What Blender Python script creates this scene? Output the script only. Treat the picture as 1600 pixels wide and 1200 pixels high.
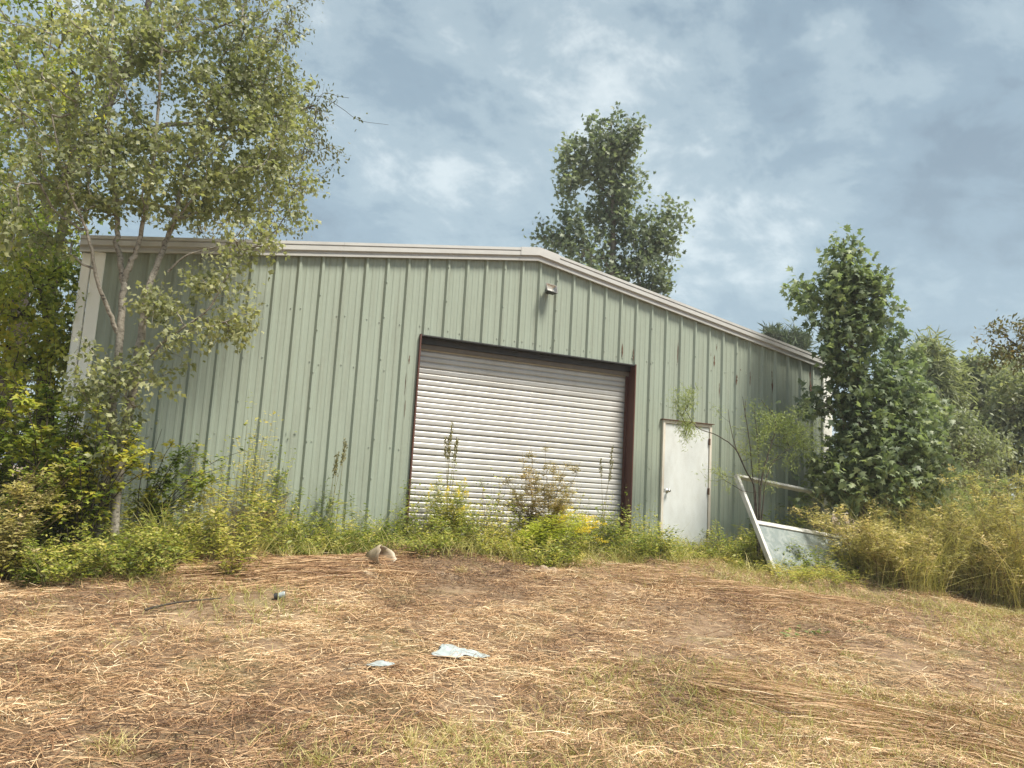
import bpy, math, random
import numpy as np
from mathutils import Matrix, Vector

# ------------------------------------------------------------------ scene, camera, sky, sun
for o in list(bpy.data.objects):
    bpy.data.objects.remove(o)
scene = bpy.context.scene
COL = scene.collection

CAM = np.array([-3.41, -10.49, 0.85])
YAW, PITCH, ROLL = math.radians(24.87), math.radians(7.88), math.radians(3.25)
FPX = 1200.0                                   # focal length for a 1600 px wide frame
_f = np.array([math.sin(YAW) * math.cos(PITCH), math.cos(YAW) * math.cos(PITCH), math.sin(PITCH)])
_r = np.array([math.cos(YAW), -math.sin(YAW), 0.0])
_u = np.cross(_r, _f)
AX_R = _r * math.cos(ROLL) + _u * math.sin(ROLL)
AX_U = -_r * math.sin(ROLL) + _u * math.cos(ROLL)
AX_F = _f
cam_data = bpy.data.cameras.new('camera')
cam = bpy.data.objects.new('camera', cam_data)
COL.objects.link(cam)
cam_data.sensor_width = 36.0
cam_data.lens = 36.0 * FPX / 1600.0
cam_data.clip_start = 0.05
cam_data.clip_end = 2000.0
m = Matrix.Identity(4)
for i in range(3):
    m[i][0], m[i][1], m[i][2], m[i][3] = AX_R[i], AX_U[i], -AX_F[i], CAM[i]
cam.matrix_world = m
scene.camera = cam

SUN_EL, SUN_AZ = math.radians(61), math.radians(148)     # azimuth clockwise from +y: front right of the wall
EXPOSURE = 1.8
scene.view_settings.view_transform = 'Standard'
scene.view_settings.look = 'None'
scene.view_settings.gamma = 1.0
scene.view_settings.use_curve_mapping = False
scene.view_settings.exposure = EXPOSURE

world = bpy.data.worlds.new('World')
scene.world = world
world.use_nodes = True
wn, wl = world.node_tree.nodes, world.node_tree.links
wn.clear()
def wnode(t, **k):
    n = wn.new(t)
    for a, b in k.items():
        setattr(n, a, b)
    return n
def wmath(op, a, b=None):
    n = wnode('ShaderNodeMath', operation=op)
    for i, v in enumerate((a, b)):
        if v is None:
            continue
        if isinstance(v, (int, float)):
            n.inputs[i].default_value = v
        else:
            wl.new(v, n.inputs[i])
    return n.outputs[0]
sky = wnode('ShaderNodeTexSky', sky_type='NISHITA', sun_disc=False, sun_elevation=SUN_EL, sun_rotation=SUN_AZ)
sky.air_density, sky.dust_density = 1.0, 3.0
bg_sky = wnode('ShaderNodeBackground')
bg_sky.inputs['Strength'].default_value = 0.055
wl.new(sky.outputs[0], bg_sky.inputs['Color'])
tc = wnode('ShaderNodeTexCoord')
sep = wnode('ShaderNodeSeparateXYZ')
wl.new(tc.outputs['Generated'], sep.inputs[0])
zz = wmath('ADD', wmath('MAXIMUM', sep.outputs['Z'], 0.0), 0.32)
cmb = wnode('ShaderNodeCombineXYZ')
wl.new(wmath('DIVIDE', sep.outputs['X'], zz), cmb.inputs['X'])
wl.new(wmath('DIVIDE', sep.outputs['Y'], zz), cmb.inputs['Y'])
mp = wnode('ShaderNodeMapping')
mp.inputs['Location'].default_value = (3.7, 1.2, 0.0)
mp.inputs['Rotation'].default_value = (0, 0, math.radians(-35))
mp.inputs['Scale'].default_value = (1.0, 1.15, 1.0)
wl.new(cmb.outputs[0], mp.inputs['Vector'])
def wnoise(scale, detail, rough, dist):
    n = wnode('ShaderNodeTexNoise')
    n.inputs['Scale'].default_value = scale
    n.inputs['Detail'].default_value = detail
    n.inputs['Roughness'].default_value = rough
    n.inputs['Distortion'].default_value = dist
    wl.new(mp.outputs[0], n.inputs['Vector'])
    return n.outputs['Fac']
big = wnoise(1.35, 5, 0.5, 0.3)
mid = wnoise(4.8, 14, 0.64, 0.2)
mixv = wmath('ADD', wmath('MULTIPLY', big, 0.5), wmath('MULTIPLY', mid, 0.5))
ramp = wnode('ShaderNodeValToRGB')
wl.new(mixv, ramp.inputs['Fac'])
cr = ramp.color_ramp
cr.interpolation = 'EASE'
cr.elements[0].position, cr.elements[0].color = 0.37, (0.066, 0.09, 0.112, 1)
cr.elements[1].position, cr.elements[1].color = 0.64, (0.235, 0.262, 0.27, 1)
e = cr.elements.new(0.465); e.color = (0.092, 0.125, 0.15, 1)
e = cr.elements.new(0.535); e.color = (0.13, 0.165, 0.185, 1)
# the overcast thins and pales towards the horizon all the way round
hz = wnode('ShaderNodeMapRange')
hz.inputs['From Min'].default_value, hz.inputs['From Max'].default_value = 0.0, 0.55
hz.inputs['To Min'].default_value, hz.inputs['To Max'].default_value = 0.6, 0.0
wl.new(sep.outputs['Z'], hz.inputs['Value'])
mixc = wnode('ShaderNodeMix', data_type='RGBA')
wl.new(hz.outputs[0], mixc.inputs[0])
wl.new(ramp.outputs['Color'], mixc.inputs[6])
mixc.inputs[7].default_value = (0.17, 0.22, 0.245, 1)
bg_cl = wnode('ShaderNodeBackground')
bg_cl.inputs['Strength'].default_value = 1.0
wl.new(mixc.outputs[2], bg_cl.inputs['Color'])
mixs = wnode('ShaderNodeMixShader')
mixs.inputs[0].default_value = 0.9
wl.new(bg_sky.outputs[0], mixs.inputs[1])
wl.new(bg_cl.outputs[0], mixs.inputs[2])
wout = wnode('ShaderNodeOutputWorld')
wl.new(mixs.outputs[0], wout.inputs['Surface'])

sun_data = bpy.data.lights.new('sun', 'SUN')
sun_data.energy = 2.5
sun_data.angle = math.radians(17)
sun_data.color = (1.0, 0.925, 0.79)
sun = bpy.data.objects.new('sun', sun_data)
COL.objects.link(sun)
sd = Vector((math.sin(SUN_AZ) * math.cos(SUN_EL), math.cos(SUN_AZ) * math.cos(SUN_EL), math.sin(SUN_EL)))
sun.rotation_euler = sd.to_track_quat('Z', 'Y').to_euler()
scene.cycles.use_denoising = True
scene.cycles.denoising_prefilter = 'ACCURATE'
scene.cycles.max_bounces = 7
scene.cycles.transparent_max_bounces = 12

# ------------------------------------------------------------------ helpers
def at(px, py, d):
    return CAM + d * (AX_F + (px - 800) / FPX * AX_R - (py - 600) / FPX * AX_U)
def aty(px, py, y):
    v = at(px, py, 1.0) - CAM
    return CAM + (y - CAM[1]) / v[1] * v
def sstep(a, b, x):
    t = np.clip((np.asarray(x, float) - a) / (b - a), 0, 1)
    return t * t * (3 - 2 * t)
class Field:                                    # cheap smooth noise made of sines, about -1..1
    def __init__(s, seed, freq, dims=3, n=9):
        r = np.random.default_rng(seed)
        k = r.normal(size=(n, dims))
        s.k = k / np.linalg.norm(k, axis=1, keepdims=True) * freq * r.uniform(0.6, 1.7, (n, 1))
        s.p = r.uniform(0, 6.28, n)
    def __call__(s, P):
        return np.sin(np.asarray(P) @ s.k.T + s.p).sum(-1) / math.sqrt(len(s.p)) * 0.8
F_L1, F_L2, F_L3 = Field(11, 0.55, 2), Field(12, 2.6, 2), Field(13, 7.5, 2)
F_ANG, F_TONE, F_GREEN = Field(14, 0.8, 2), Field(15, 1.3, 2), Field(16, 1.1, 2)
def gz(x, y):
    x, y = np.asarray(x, float), np.asarray(y, float)
    b = np.interp(y, [-400, -30, -10.5, -6, -3, -1, 0, 40, 400], [-3, -1.1, -0.76, -0.64, -0.34, -0.1, -0.03, -0.1, -0.5])
    b = b - 0.36 * sstep(6.4, 11.5, x) * sstep(-9, -3, y) - 0.12 * sstep(-3.6, -6, x)
    P = np.stack([x, y], -1)
    near = sstep(60, 20, np.hypot(x, y)) * sstep(0.1, -0.5, y)
    b = b + near * (0.045 * F_L1(P) + 0.032 * F_L2(P) + 0.015 * F_L3(P))
    b = b + 0.13 * np.exp(-((y + 1.45) / 0.38) ** 2) * sstep(-4.2, -3, x) * sstep(1.5, 0.0, x)
    b = b + 0.07 * np.exp(-((y + 1.5) / 0.5) ** 2) * sstep(1.5, 2.5, x) * sstep(5.0, 3.8, x)
    inside = (x > -4.3) & (x < 8.0) & (y > -0.04) & (y < 18.2)
    return np.where(inside, np.minimum(b, -0.12), b)
def ground(px, py):
    v = at(px, py, 1.0) - CAM
    t = np.arange(2.5, 60, 0.02)
    P = CAM + t[:, None] * v
    i = int(np.argmax(P[:, 2] < gz(P[:, 0], P[:, 1])))
    return P[i]

def tag(o, label=None, cat=None, group=None, kind=None):
    if label: o['label'] = label
    if cat: o['category'] = cat
    if group: o['group'] = group
    if kind: o['kind'] = kind
    return o
def empty(name, loc, label=None, cat=None, group=None):
    o = bpy.data.objects.new(name, None)
    o.empty_display_size = 0.1
    COL.objects.link(o)
    o.location = Vector(loc)
    o['_loc'] = [float(v) for v in loc]
    return tag(o, label, cat, group)
def link(o, parent=None):
    COL.objects.link(o)
    if parent is not None:
        o.parent = parent
        p, off = parent, Vector((0, 0, 0))
        while p is not None:
            off += p.location
            p = p.parent
        o.location = -off                       # meshes are written in world coordinates
    return o
def make(name, V, F, mat, parent=None, smooth=False, tint=None):
    """V (n,3) world coordinates; F list of faces, or int array (m,3|4)"""
    me = bpy.data.meshes.new(name)
    V = np.asarray(V, np.float32)
    if isinstance(F, np.ndarray):
        k, n = F.shape[1], F.shape[0]
        me.vertices.add(len(V)); me.vertices.foreach_set('co', V.ravel())
        me.loops.add(n * k); me.loops.foreach_set('vertex_index', F.astype(np.int32).ravel())
        me.polygons.add(n)
        me.polygons.foreach_set('loop_start', np.arange(0, n * k, k, dtype=np.int32))
        me.update(calc_edges=True)
    else:
        me.from_pydata([tuple(map(float, v)) for v in V], [], F)
    if smooth:
        me.polygons.foreach_set('use_smooth', np.ones(len(me.polygons), bool))
    if tint is not None:
        a = me.attributes.new('tint', 'FLOAT', 'POINT')
        a.data.foreach_set('value', np.asarray(tint, np.float32))
    me.materials.append(mat)
    return link(bpy.data.objects.new(name, me), parent)
class MB:
    def __init__(s): s.V, s.F = [], []
    def quad(s, *p):
        n = len(s.V); s.V += [tuple(q) for q in p]; s.F.append(tuple(range(n, n + len(p)))); return s
    def box(s, a, b, M=None):
        n = len(s.V)
        for z in (a[2], b[2]):
            for x, y in ((a[0], a[1]), (b[0], a[1]), (b[0], b[1]), (a[0], b[1])):
                v = Vector((x, y, z)); s.V.append(tuple(M @ v if M else v))
        s.F += [tuple(n + i for i in f) for f in ((3, 2, 1, 0), (4, 5, 6, 7), (0, 1, 5, 4), (1, 2, 6, 5), (2, 3, 7, 6), (3, 0, 4, 7))]
        return s
    def bbox(s, a, b, M=None, c=0.004):        # box with chamfered edges
        n = len(s.V); (x0, y0, z0), (x1, y1, z1) = a, b
        c = min(c, (x1 - x0) * .45, (y1 - y0) * .45, (z1 - z0) * .45)
        import bmesh
        bm = bmesh.new()
        bmesh.ops.create_cube(bm, size=1)
        for v in bm.verts:
            v.co = Vector(((x0 + x1) / 2 + v.co.x * (x1 - x0), (y0 + y1) / 2 + v.co.y * (y1 - y0), (z0 + z1) / 2 + v.co.z * (z1 - z0)))
        bmesh.ops.bevel(bm, geom=bm.edges[:], offset=c, segments=1, affect='EDGES')
        bm.verts.index_update()
        for v in bm.verts: s.V.append(tuple(M @ v.co if M else v.co))
        for f in bm.faces: s.F.append(tuple(n + v.index for v in f.verts))
        bm.free(); return s
    def cyl(s, p0, p1, r0, r1=None, k=12, caps=True):
        r1 = r0 if r1 is None else r1
        p0, p1 = Vector(p0), Vector(p1); d = (p1 - p0).normalized(); a = d.orthogonal().normalized(); b = d.cross(a); n = len(s.V)
        for p, r in ((p0, r0), (p1, r1)):
            for i in range(k):
                t = 2 * math.pi * i / k; s.V.append(tuple(p + r * (math.cos(t) * a + math.sin(t) * b)))
        for i in range(k): s.F.append((n + i, n + (i + 1) % k, n + k + (i + 1) % k, n + k + i))
        if caps: s.F += [tuple(n + k - 1 - i for i in range(k)), tuple(n + k + i for i in range(k))]
        return s
    def build(s, name, mat, parent=None, smooth=False): return make(name, s.V, s.F, mat, parent, smooth)

# ------------------------------------------------------------------ materials
def new_mat(name):
    mt = bpy.data.materials.new(name); mt.use_nodes = True
    nt = mt.node_tree; return mt, nt, nt.nodes['Principled BSDF']
def nz(nt, scale, detail=4, rough=0.55, vec=None, scl=None, dist=0.0):
    n = nt.nodes.new('ShaderNodeTexNoise')
    n.inputs['Scale'].default_value = scale; n.inputs['Detail'].default_value = detail
    n.inputs['Roughness'].default_value = rough; n.inputs['Distortion'].default_value = dist
    g = nt.nodes.new('ShaderNodeNewGeometry')
    if scl:
        mpn = nt.nodes.new('ShaderNodeMapping'); mpn.inputs['Scale'].default_value = scl
        nt.links.new(g.outputs['Position'], mpn.inputs['Vector']); nt.links.new(mpn.outputs[0], n.inputs['Vector'])
    else:
        nt.links.new(g.outputs['Position'], n.inputs['Vector'])
    return n.outputs['Fac']
def rampn(nt, fac, stops):
    r = nt.nodes.new('ShaderNodeValToRGB'); nt.links.new(fac, r.inputs['Fac'])
    c = r.color_ramp
    while len(c.elements) < len(stops): c.elements.new(0.5)
    for el, (p, col) in zip(c.elements, stops): el.position = p; el.color = (*col, 1)
    return r.outputs['Color']
def mixn(nt, fac, a, b, mode='MIX'):
    n = nt.nodes.new('ShaderNodeMix'); n.data_type = 'RGBA'; n.blend_type = mode
    for s, v in ((0, fac), (6, a), (7, b)):
        if isinstance(v, (int, float)): n.inputs[s].default_value = v
        elif isinstance(v, tuple): n.inputs[s].default_value = (*v, 1)
        else: nt.links.new(v, n.inputs[s])
    return n.outputs[2]
def bumpn(nt, b, h, strength, dist):
    n = nt.nodes.new('ShaderNodeBump'); n.inputs['Strength'].default_value = strength; n.inputs['Distance'].default_value = dist
    nt.links.new(h, n.inputs['Height']); nt.links.new(n.outputs[0], b.inputs['Normal'])
def painted(name, col, rough=0.5, dirt=(0.25, 0.22, 0.17), amount=0.35, streak=(3, 3, 0.35), metal=0.0, bump=0.0, oil=None):
    mt, nt, b = new_mat(name)
    f = nz(nt, 2.2, 6, 0.62, scl=streak)
    g = nz(nt, 14, 5, 0.6)
    ff = rampn(nt, f, [(0.42, (0, 0, 0)), (0.78, (1, 1, 1))])
    base = mixn(nt, ff, col, tuple(c * (1 - amount) + d * amount for c, d in zip(col, dirt)))
    base = mixn(nt, rampn(nt, g, [(0.3, (0, 0, 0)), (0.75, (0.35, 0.35, 0.35))]), base, tuple(min(1, c * 1.12) for c in col))
    nt.links.new(base, b.inputs['Base Color'])
    b.inputs['Roughness'].default_value = rough; b.inputs['Metallic'].default_value = metal
    if oil: bumpn(nt, b, nz(nt, oil[0], 2, 0.4, scl=oil[1]), oil[2], 0.02)
    elif bump: bumpn(nt, b, g, bump, 0.004)
    return mt
M = {}
M['green'] = painted('green_paint', (0.268, 0.312, 0.262), 0.42, (0.18, 0.19, 0.15), 0.7, (6, 6, 0.25), oil=(2.2, (1.0, 1.0, 0.45), 0.18))
M['trim'] = painted('trim_paint', (0.47, 0.475, 0.475), 0.4, (0.3, 0.29, 0.285), 0.5, (1.2, 3, 3))
M['corner'] = painted('corner_paint', (0.8, 0.81, 0.78), 0.45, (0.4, 0.4, 0.33), 0.3)
M['slat'] = painted('slat_paint', (0.46, 0.46, 0.455), 0.38, (0.28, 0.25, 0.2), 0.42, (1.4, 1.4, 0.5), metal=0.1)
M['door'] = painted('door_paint', (0.58, 0.61, 0.62), 0.4, (0.36, 0.36, 0.33), 0.45, (4, 4, 1.5))
M['doorframe'] = painted('door_frame_paint', (0.6, 0.57, 0.51), 0.5, (0.33, 0.2, 0.12), 0.55, (6, 6, 1.5))
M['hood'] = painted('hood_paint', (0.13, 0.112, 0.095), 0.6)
M['oxide'] = painted('red_oxide_steel', (0.075, 0.026, 0.02), 0.6, (0.13, 0.05, 0.025), 0.8, (5, 5, 0.6), bump=0.2)
M['rust'] = painted('rust', (0.1, 0.05, 0.028), 0.85, (0.04, 0.02, 0.014), 0.9, (20, 20, 5), bump=0.4)
M['black'] = painted('black_metal', (0.02, 0.02, 0.021), 0.5, (0.08, 0.07, 0.06), 0.4)
M['steel'] = painted('bright_steel', (0.55, 0.55, 0.54), 0.28, (0.3, 0.28, 0.25), 0.4, metal=0.9)
M['screw'] = painted('screw_metal', (0.36, 0.4, 0.35), 0.4, metal=0.4)
M['alu'] = painted('white_aluminium', (0.5, 0.5, 0.48), 0.4, (0.2, 0.18, 0.14), 0.7, (4, 4, 2))
M['concrete'] = painted('concrete', (0.36, 0.33, 0.29), 0.9, (0.2, 0.16, 0.12), 0.7, (2, 2, 2), bump=0.6)
M['roof'] = painted('roof_metal', (0.5, 0.5, 0.49), 0.35, metal=0.4)
M['bark_pale'] = None
def bark(name, c0, c1, c2, scl=(9, 9, 16), bump=0.5):
    mt, nt, b = new_mat(name)
    f = nz(nt, 1.0, 6, 0.65, scl=scl); g = nz(nt, 3.0, 3, 0.5)
    col = rampn(nt, f, [(0.34, c0), (0.46, c1), (0.7, c2)])
    col = mixn(nt, rampn(nt, g, [(0.5, (0, 0, 0)), (0.75, (0.6, 0.6, 0.6))]), col, c1)
    nt.links.new(col, b.inputs['Base Color']); b.inputs['Roughness'].default_value = 0.9
    bumpn(nt, b, f, bump, 0.02); return mt
M['bark_pale'] = bark('pale_bark', (0.04, 0.034, 0.028), (0.22, 0.2, 0.165), (0.36, 0.335, 0.29), (22, 22, 34))
M['bark_dark'] = bark('dark_bark', (0.018, 0.014, 0.011), (0.05, 0.04, 0.03), (0.09, 0.075, 0.055))
M['bark_mid'] = bark('grey_bark', (0.05, 0.042, 0.033), (0.13, 0.11, 0.09), (0.2, 0.18, 0.15))
M['stem_green'] = bark('weed_stem', (0.09, 0.09, 0.03), (0.16, 0.14, 0.06), (0.2, 0.17, 0.09), bump=0.1)
M['stem_brown'] = bark('dry_stem', (0.07, 0.04, 0.025), (0.15, 0.09, 0.05), (0.24, 0.16, 0.09), bump=0.1)
def leaf_mat(name, stops, trans=0.42, rough=0.5, tcol=1.25):
    mt, nt, b = new_mat(name)
    a = nt.nodes.new('ShaderNodeAttribute'); a.attribute_name = 'tint'
    n = len(stops)
    col = rampn(nt, a.outputs['Fac'], [(i / max(1, n - 1), c) for i, c in enumerate(stops)])
    nt.links.new(col, b.inputs['Base Color']); b.inputs['Roughness'].default_value = rough
    if trans:
        t = nt.nodes.new('ShaderNodeBsdfTranslucent')
        nt.links.new(mixn(nt, 1.0, col, (tcol, tcol * 1.05, tcol * 0.6), 'MULTIPLY'), t.inputs['Color'])
        ms = nt.nodes.new('ShaderNodeMixShader'); ms.inputs[0].default_value = trans
        nt.links.new(b.outputs[0], ms.inputs[1]); nt.links.new(t.outputs[0], ms.inputs[2])
        nt.links.new(ms.outputs[0], nt.nodes['Material Output'].inputs['Surface'])
    return mt
M['maple'] = leaf_mat('maple_leaf', [(0.15, 0.17, 0.08), (0.25, 0.27, 0.14), (0.35, 0.36, 0.19), (0.46, 0.44, 0.22)])
M['maple_yellow'] = leaf_mat('yellow_green_leaf', [(0.085, 0.13, 0.025), (0.2, 0.26, 0.05), (0.34, 0.37, 0.06), (0.48, 0.42, 0.07)])
M['dark_leaf'] = leaf_mat('dark_leaf', [(0.055, 0.065, 0.032), (0.1, 0.11, 0.05), (0.16, 0.145, 0.065), (0.21, 0.16, 0.08)])
M['gum'] = leaf_mat('sweetgum_leaf', [(0.11, 0.15, 0.09), (0.2, 0.255, 0.145), (0.29, 0.345, 0.19), (0.4, 0.44, 0.24)])
M['gum_far'] = leaf_mat('far_sweetgum_leaf', [(0.09, 0.12, 0.085), (0.16, 0.2, 0.125), (0.24, 0.28, 0.17)])
M['pine'] = leaf_mat('pine_needle', [(0.06, 0.09, 0.045), (0.12, 0.165, 0.075)], 0.15)
M['far_leaf'] = leaf_mat('far_leaf', [(0.16, 0.19, 0.115), (0.25, 0.28, 0.165), (0.34, 0.35, 0.21)])
M['feather'] = leaf_mat('feathery_leaf', [(0.18, 0.23, 0.09), (0.28, 0.33, 0.13), (0.38, 0.4, 0.18)], 0.45)
M['weed'] = leaf_mat('weed_leaf', [(0.1, 0.14, 0.03), (0.22, 0.27, 0.055), (0.38, 0.39, 0.085), (0.52, 0.45, 0.16)])
M['fennel'] = leaf_mat('fennel_leaf', [(0.25, 0.235, 0.09), (0.38, 0.345, 0.135), (0.53, 0.46, 0.21), (0.62, 0.5, 0.28)])
M['fennel_brown'] = leaf_mat('browning_fennel', [(0.2, 0.16, 0.055), (0.31, 0.25, 0.09), (0.38, 0.28, 0.14)])
M['gold'] = leaf_mat('goldenrod_flower', [(0.7, 0.52, 0.03), (0.85, 0.72, 0.06)], 0.3)
M['goldleaf'] = leaf_mat('goldenrod_leaf', [(0.22, 0.27, 0.04), (0.38, 0.43, 0.07), (0.52, 0.53, 0.1)])
M['seed'] = leaf_mat('grass_seed_head', [(0.14, 0.14, 0.04), (0.24, 0.21, 0.09)], 0.1)
M['straw'] = leaf_mat('straw', [(0.05, 0.025, 0.014), (0.215, 0.115, 0.06), (0.46, 0.285, 0.155), (0.66, 0.47, 0.275), (0.85, 0.73, 0.51)], 0.12, 0.6, 1.0)
M['grass'] = leaf_mat('short_grass', [(0.2, 0.21, 0.05), (0.36, 0.35, 0.11), (0.5, 0.45, 0.19), (0.66, 0.56, 0.32)], 0.3, 0.55)
mt, nt, b = new_mat('soil')
f1 = nz(nt, 1.3, 6, 0.6); f2 = nz(nt, 9, 6, 0.65); f3 = nz(nt, 60, 4, 0.6, scl=(1, 2.2, 1))
col = rampn(nt, f2, [(0.3, (0.08, 0.052, 0.035)), (0.5, (0.17, 0.115, 0.078)), (0.72, (0.33, 0.25, 0.175))])
col = mixn(nt, rampn(nt, f3, [(0.35, (0, 0, 0)), (0.7, (0.8, 0.8, 0.8))]), col, (0.3, 0.2, 0.11))
col = mixn(nt, rampn(nt, f1, [(0.52, (0, 0, 0)), (0.7, (0.6, 0.6, 0.6))]), col, (0.2, 0.19, 0.08))
nt.links.new(col, b.inputs['Base Color']); b.inputs['Roughness'].default_value = 0.95
bumpn(nt, b, f3, 0.8, 0.02)
M['soil'] = mt

# ------------------------------------------------------------------ ground
def axis(lo, hi, step, far):
    c = np.arange(lo, hi + 1e-6, step); s, out = step, []
    v = hi
    while v < far: s *= 1.35; v += s; out.append(v)
    s, out2, v = step, [], lo
    while v > -far: s *= 1.35; v -= s; out2.append(v)
    return np.concatenate([out2[::-1], c, out])
gx, gy = axis(-9, 14, 0.13, 500), axis(-11, 1.5, 0.12, 500)
X, Y = np.meshgrid(gx, gy)
V = np.stack([X, Y, gz(X, Y)], -1).reshape(-1, 3)
nx, ny = len(gx), len(gy)
I = np.arange(nx * ny).reshape(ny, nx)
F = np.stack([I[:-1, :-1], I[:-1, 1:], I[1:, 1:], I[1:, :-1]], -1).reshape(-1, 4)
tag(make('ground', V, F, M['soil'], smooth=True), kind='structure')

# ------------------------------------------------------------------ building
RIB = 0.3048
XL, XR, XM = -4.17, 7.87, 1.75
ZR, SL = 4.43, 0.163                            # ridge height of the wall sheet, roof slope
LEN = 18.0
DX0, DX1, DZ = -0.05, 3.645, 3.0                # rolling door opening
PX0, PX1, PZ = 4.235, 5.255, 2.155              # personnel door opening
def wall_top(x): return ZR - SL * abs(x - XM)
bld = empty('metal_building', (XM, 0, 0), 'pale green ribbed metal building with low gable and white trim', 'building')
# ribbed sheet profile, offsets from a rib centre
PROF = [(-0.040, 0.0), (-0.013, 0.034), (0.013, 0.034), (0.040, 0.0), (0.083, 0.0), (0.093, 0.0045), (0.113, 0.0045), (0.123, 0.0), (0.182, 0.0), (0.192, 0.0045), (0.212, 0.0045), (0.222, 0.0)]
def prof_at(x):
    i = math.floor((x + 0.040) / RIB); t = x - i * RIB
    pts = PROF + [(RIB - 0.040, 0.0)]
    for (a, ha), (c, hc) in zip(pts, pts[1:]):
        if a <= t <= c + 1e-9: return ha + (hc - ha) * (t - a) / max(1e-9, c - a)
    return 0.0
def sheet(x0, x1, y_off=0.0, openings=(), zb=0.02):
    xs = {x0, x1}
    for i in range(-20, 30):
        for p, h in PROF:
            x = i * RIB + p
            if x0 < x < x1: xs.add(x)
    for c in [XM] + [v for op in openings for v in op[:2]]:
        if x0 < c < x1: xs.add(c)
    xs = sorted(xs); V, F = [], []
    for a, c in zip(xs, xs[1:]):
        if c - a < 1e-6: continue
        mid = (a + c) / 2; z0 = zb
        for (o0, o1, oz) in openings:
            if o0 < mid < o1: z0 = oz
        n = len(V)
        ya, yc = -prof_at(a) + y_off, -prof_at(c) + y_off
        V += [(a, ya, z0), (c, yc, z0), (c, yc, wall_top(c) + 0.05), (a, ya, wall_top(a) + 0.05)]
        F.append((n, n + 1, n + 2, n + 3))
    return V, F
OPEN = [(DX0, DX1, DZ), (PX0, PX1, PZ)]
edges = [XL] + [(1 + 3 * k) * RIB + 0.040 for k in range(-5, 9) if XL + 0.2 < (1 + 3 * k) * RIB < XR - 0.2] + [XR]
for k, (a, c) in enumerate(zip(edges, edges[1:])):
    V, F = sheet(a - (0.004 if k else 0), c, y_off=-0.0012 * (k % 2), openings=OPEN)
    make('wall_panel', V, F, M['green'], bld)
# screws: rows along the girts and up the lap ribs
scr = MB()
rs = random.Random(4)
for zrow in (0.25, 1.35, 2.42, 3.12):
    for i in range(-13, 26):
        for dx in (-0.062, 0.062):
            x = i * RIB + dx + rs.uniform(-0.008, 0.008); z = zrow + rs.uniform(-0.02, 0.02)
            if DX0 - 0.03 < x < DX1 + 0.03 and z < DZ + .04 or PX0 - 0.03 < x < PX1 + .03 and z < PZ + .04 or z > wall_top(x) - 0.05: continue
            if rs.random() < 0.55: scr.cyl((x, -0.012, z), (x, 0.002, z), 0.0075, 0.009, 6)
for i in range(-11, 26, 3):
    x = i * RIB
    z = 0.3 + rs.uniform(0, .2)
    while z < wall_top(x) - 0.1:
        if not (DX0 - .03 < x < DX1 + .03 and z < DZ + .04 or PX0 - .03 < x < PX1 + .03 and z < PZ + .04):
            scr.cyl((x - 0.004, -0.046, z), (x - 0.004, -0.034, z), 0.0075, 0.009, 6)
        z += rs.uniform(0.45, 0.62)
tag(scr.build('screws', M['screw'], bld), kind='stuff')
# other walls, roof, slab
mb = MB()
def side_wall(x, sgn):
    n = int(LEN / RIB); V, F = [], []; ztop = wall_top(XL)
    for i in range(n):
        y0 = i * RIB + 0.01
        for (pa, ha), (pc, hc) in zip(PROF, PROF[1:] + [(RIB - 0.04, 0.0)]):
            k = len(V); V += [(x + sgn * ha, y0 + pa + .04, 0.02), (x + sgn * hc, y0 + pc + .04, 0.02), (x + sgn * hc, y0 + pc + .04, ztop), (x + sgn * ha, y0 + pa + .04, ztop)]
            F.append((k, k + 1, k + 2, k + 3))
    return V, F
for x, sgn in ((XL - 0.005, -1), (XR + 0.005, 1)):
    V, F = side_wall(x, sgn); make('side_wall', V, F, M['green'], bld)
V, F = sheet(XL, XR); make('back_wall', [(x, LEN - y, z) for x, y, z in V], F, M['green'], bld)
MB().box((XL - 0.02, -0.028, -0.6), (XR + 0.02, LEN + 0.03, 0.018)).build('slab', M['concrete'], bld)
TX0, TX1 = XL - 0.27, XR + 0.27
for xa, xb in ((TX0 + .02, XM), (XM, TX1 - .02)):
    V, F, = [], []
    n = 60
    for i in range(n):
        y0, y1 = -0.07 + i * (LEN + .14) / n, -0.07 + (i + 1) * (LEN + .14) / n
        for (a, ha), (c, hc) in zip([(0, 0), (.38, 0), (.45, .03), (.55, .03), (.62, 0)], [(.38, 0), (.45, .03), (.55, .03), (.62, 0), (1, 0)]):
            ya, yc = y0 + a * (y1 - y0), y0 + c * (y1 - y0); k = len(V)
            V += [(xa, ya, wall_top(xa) + .15 + ha), (xb, ya, wall_top(xb) + .15 + ha), (xb, yc, wall_top(xb) + .15 + hc), (xa, yc, wall_top(xa) + .15 + hc)]
            F.append((k, k + 1, k + 2, k + 3))
    make('roof', V, F, M['roof'], bld)
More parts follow.
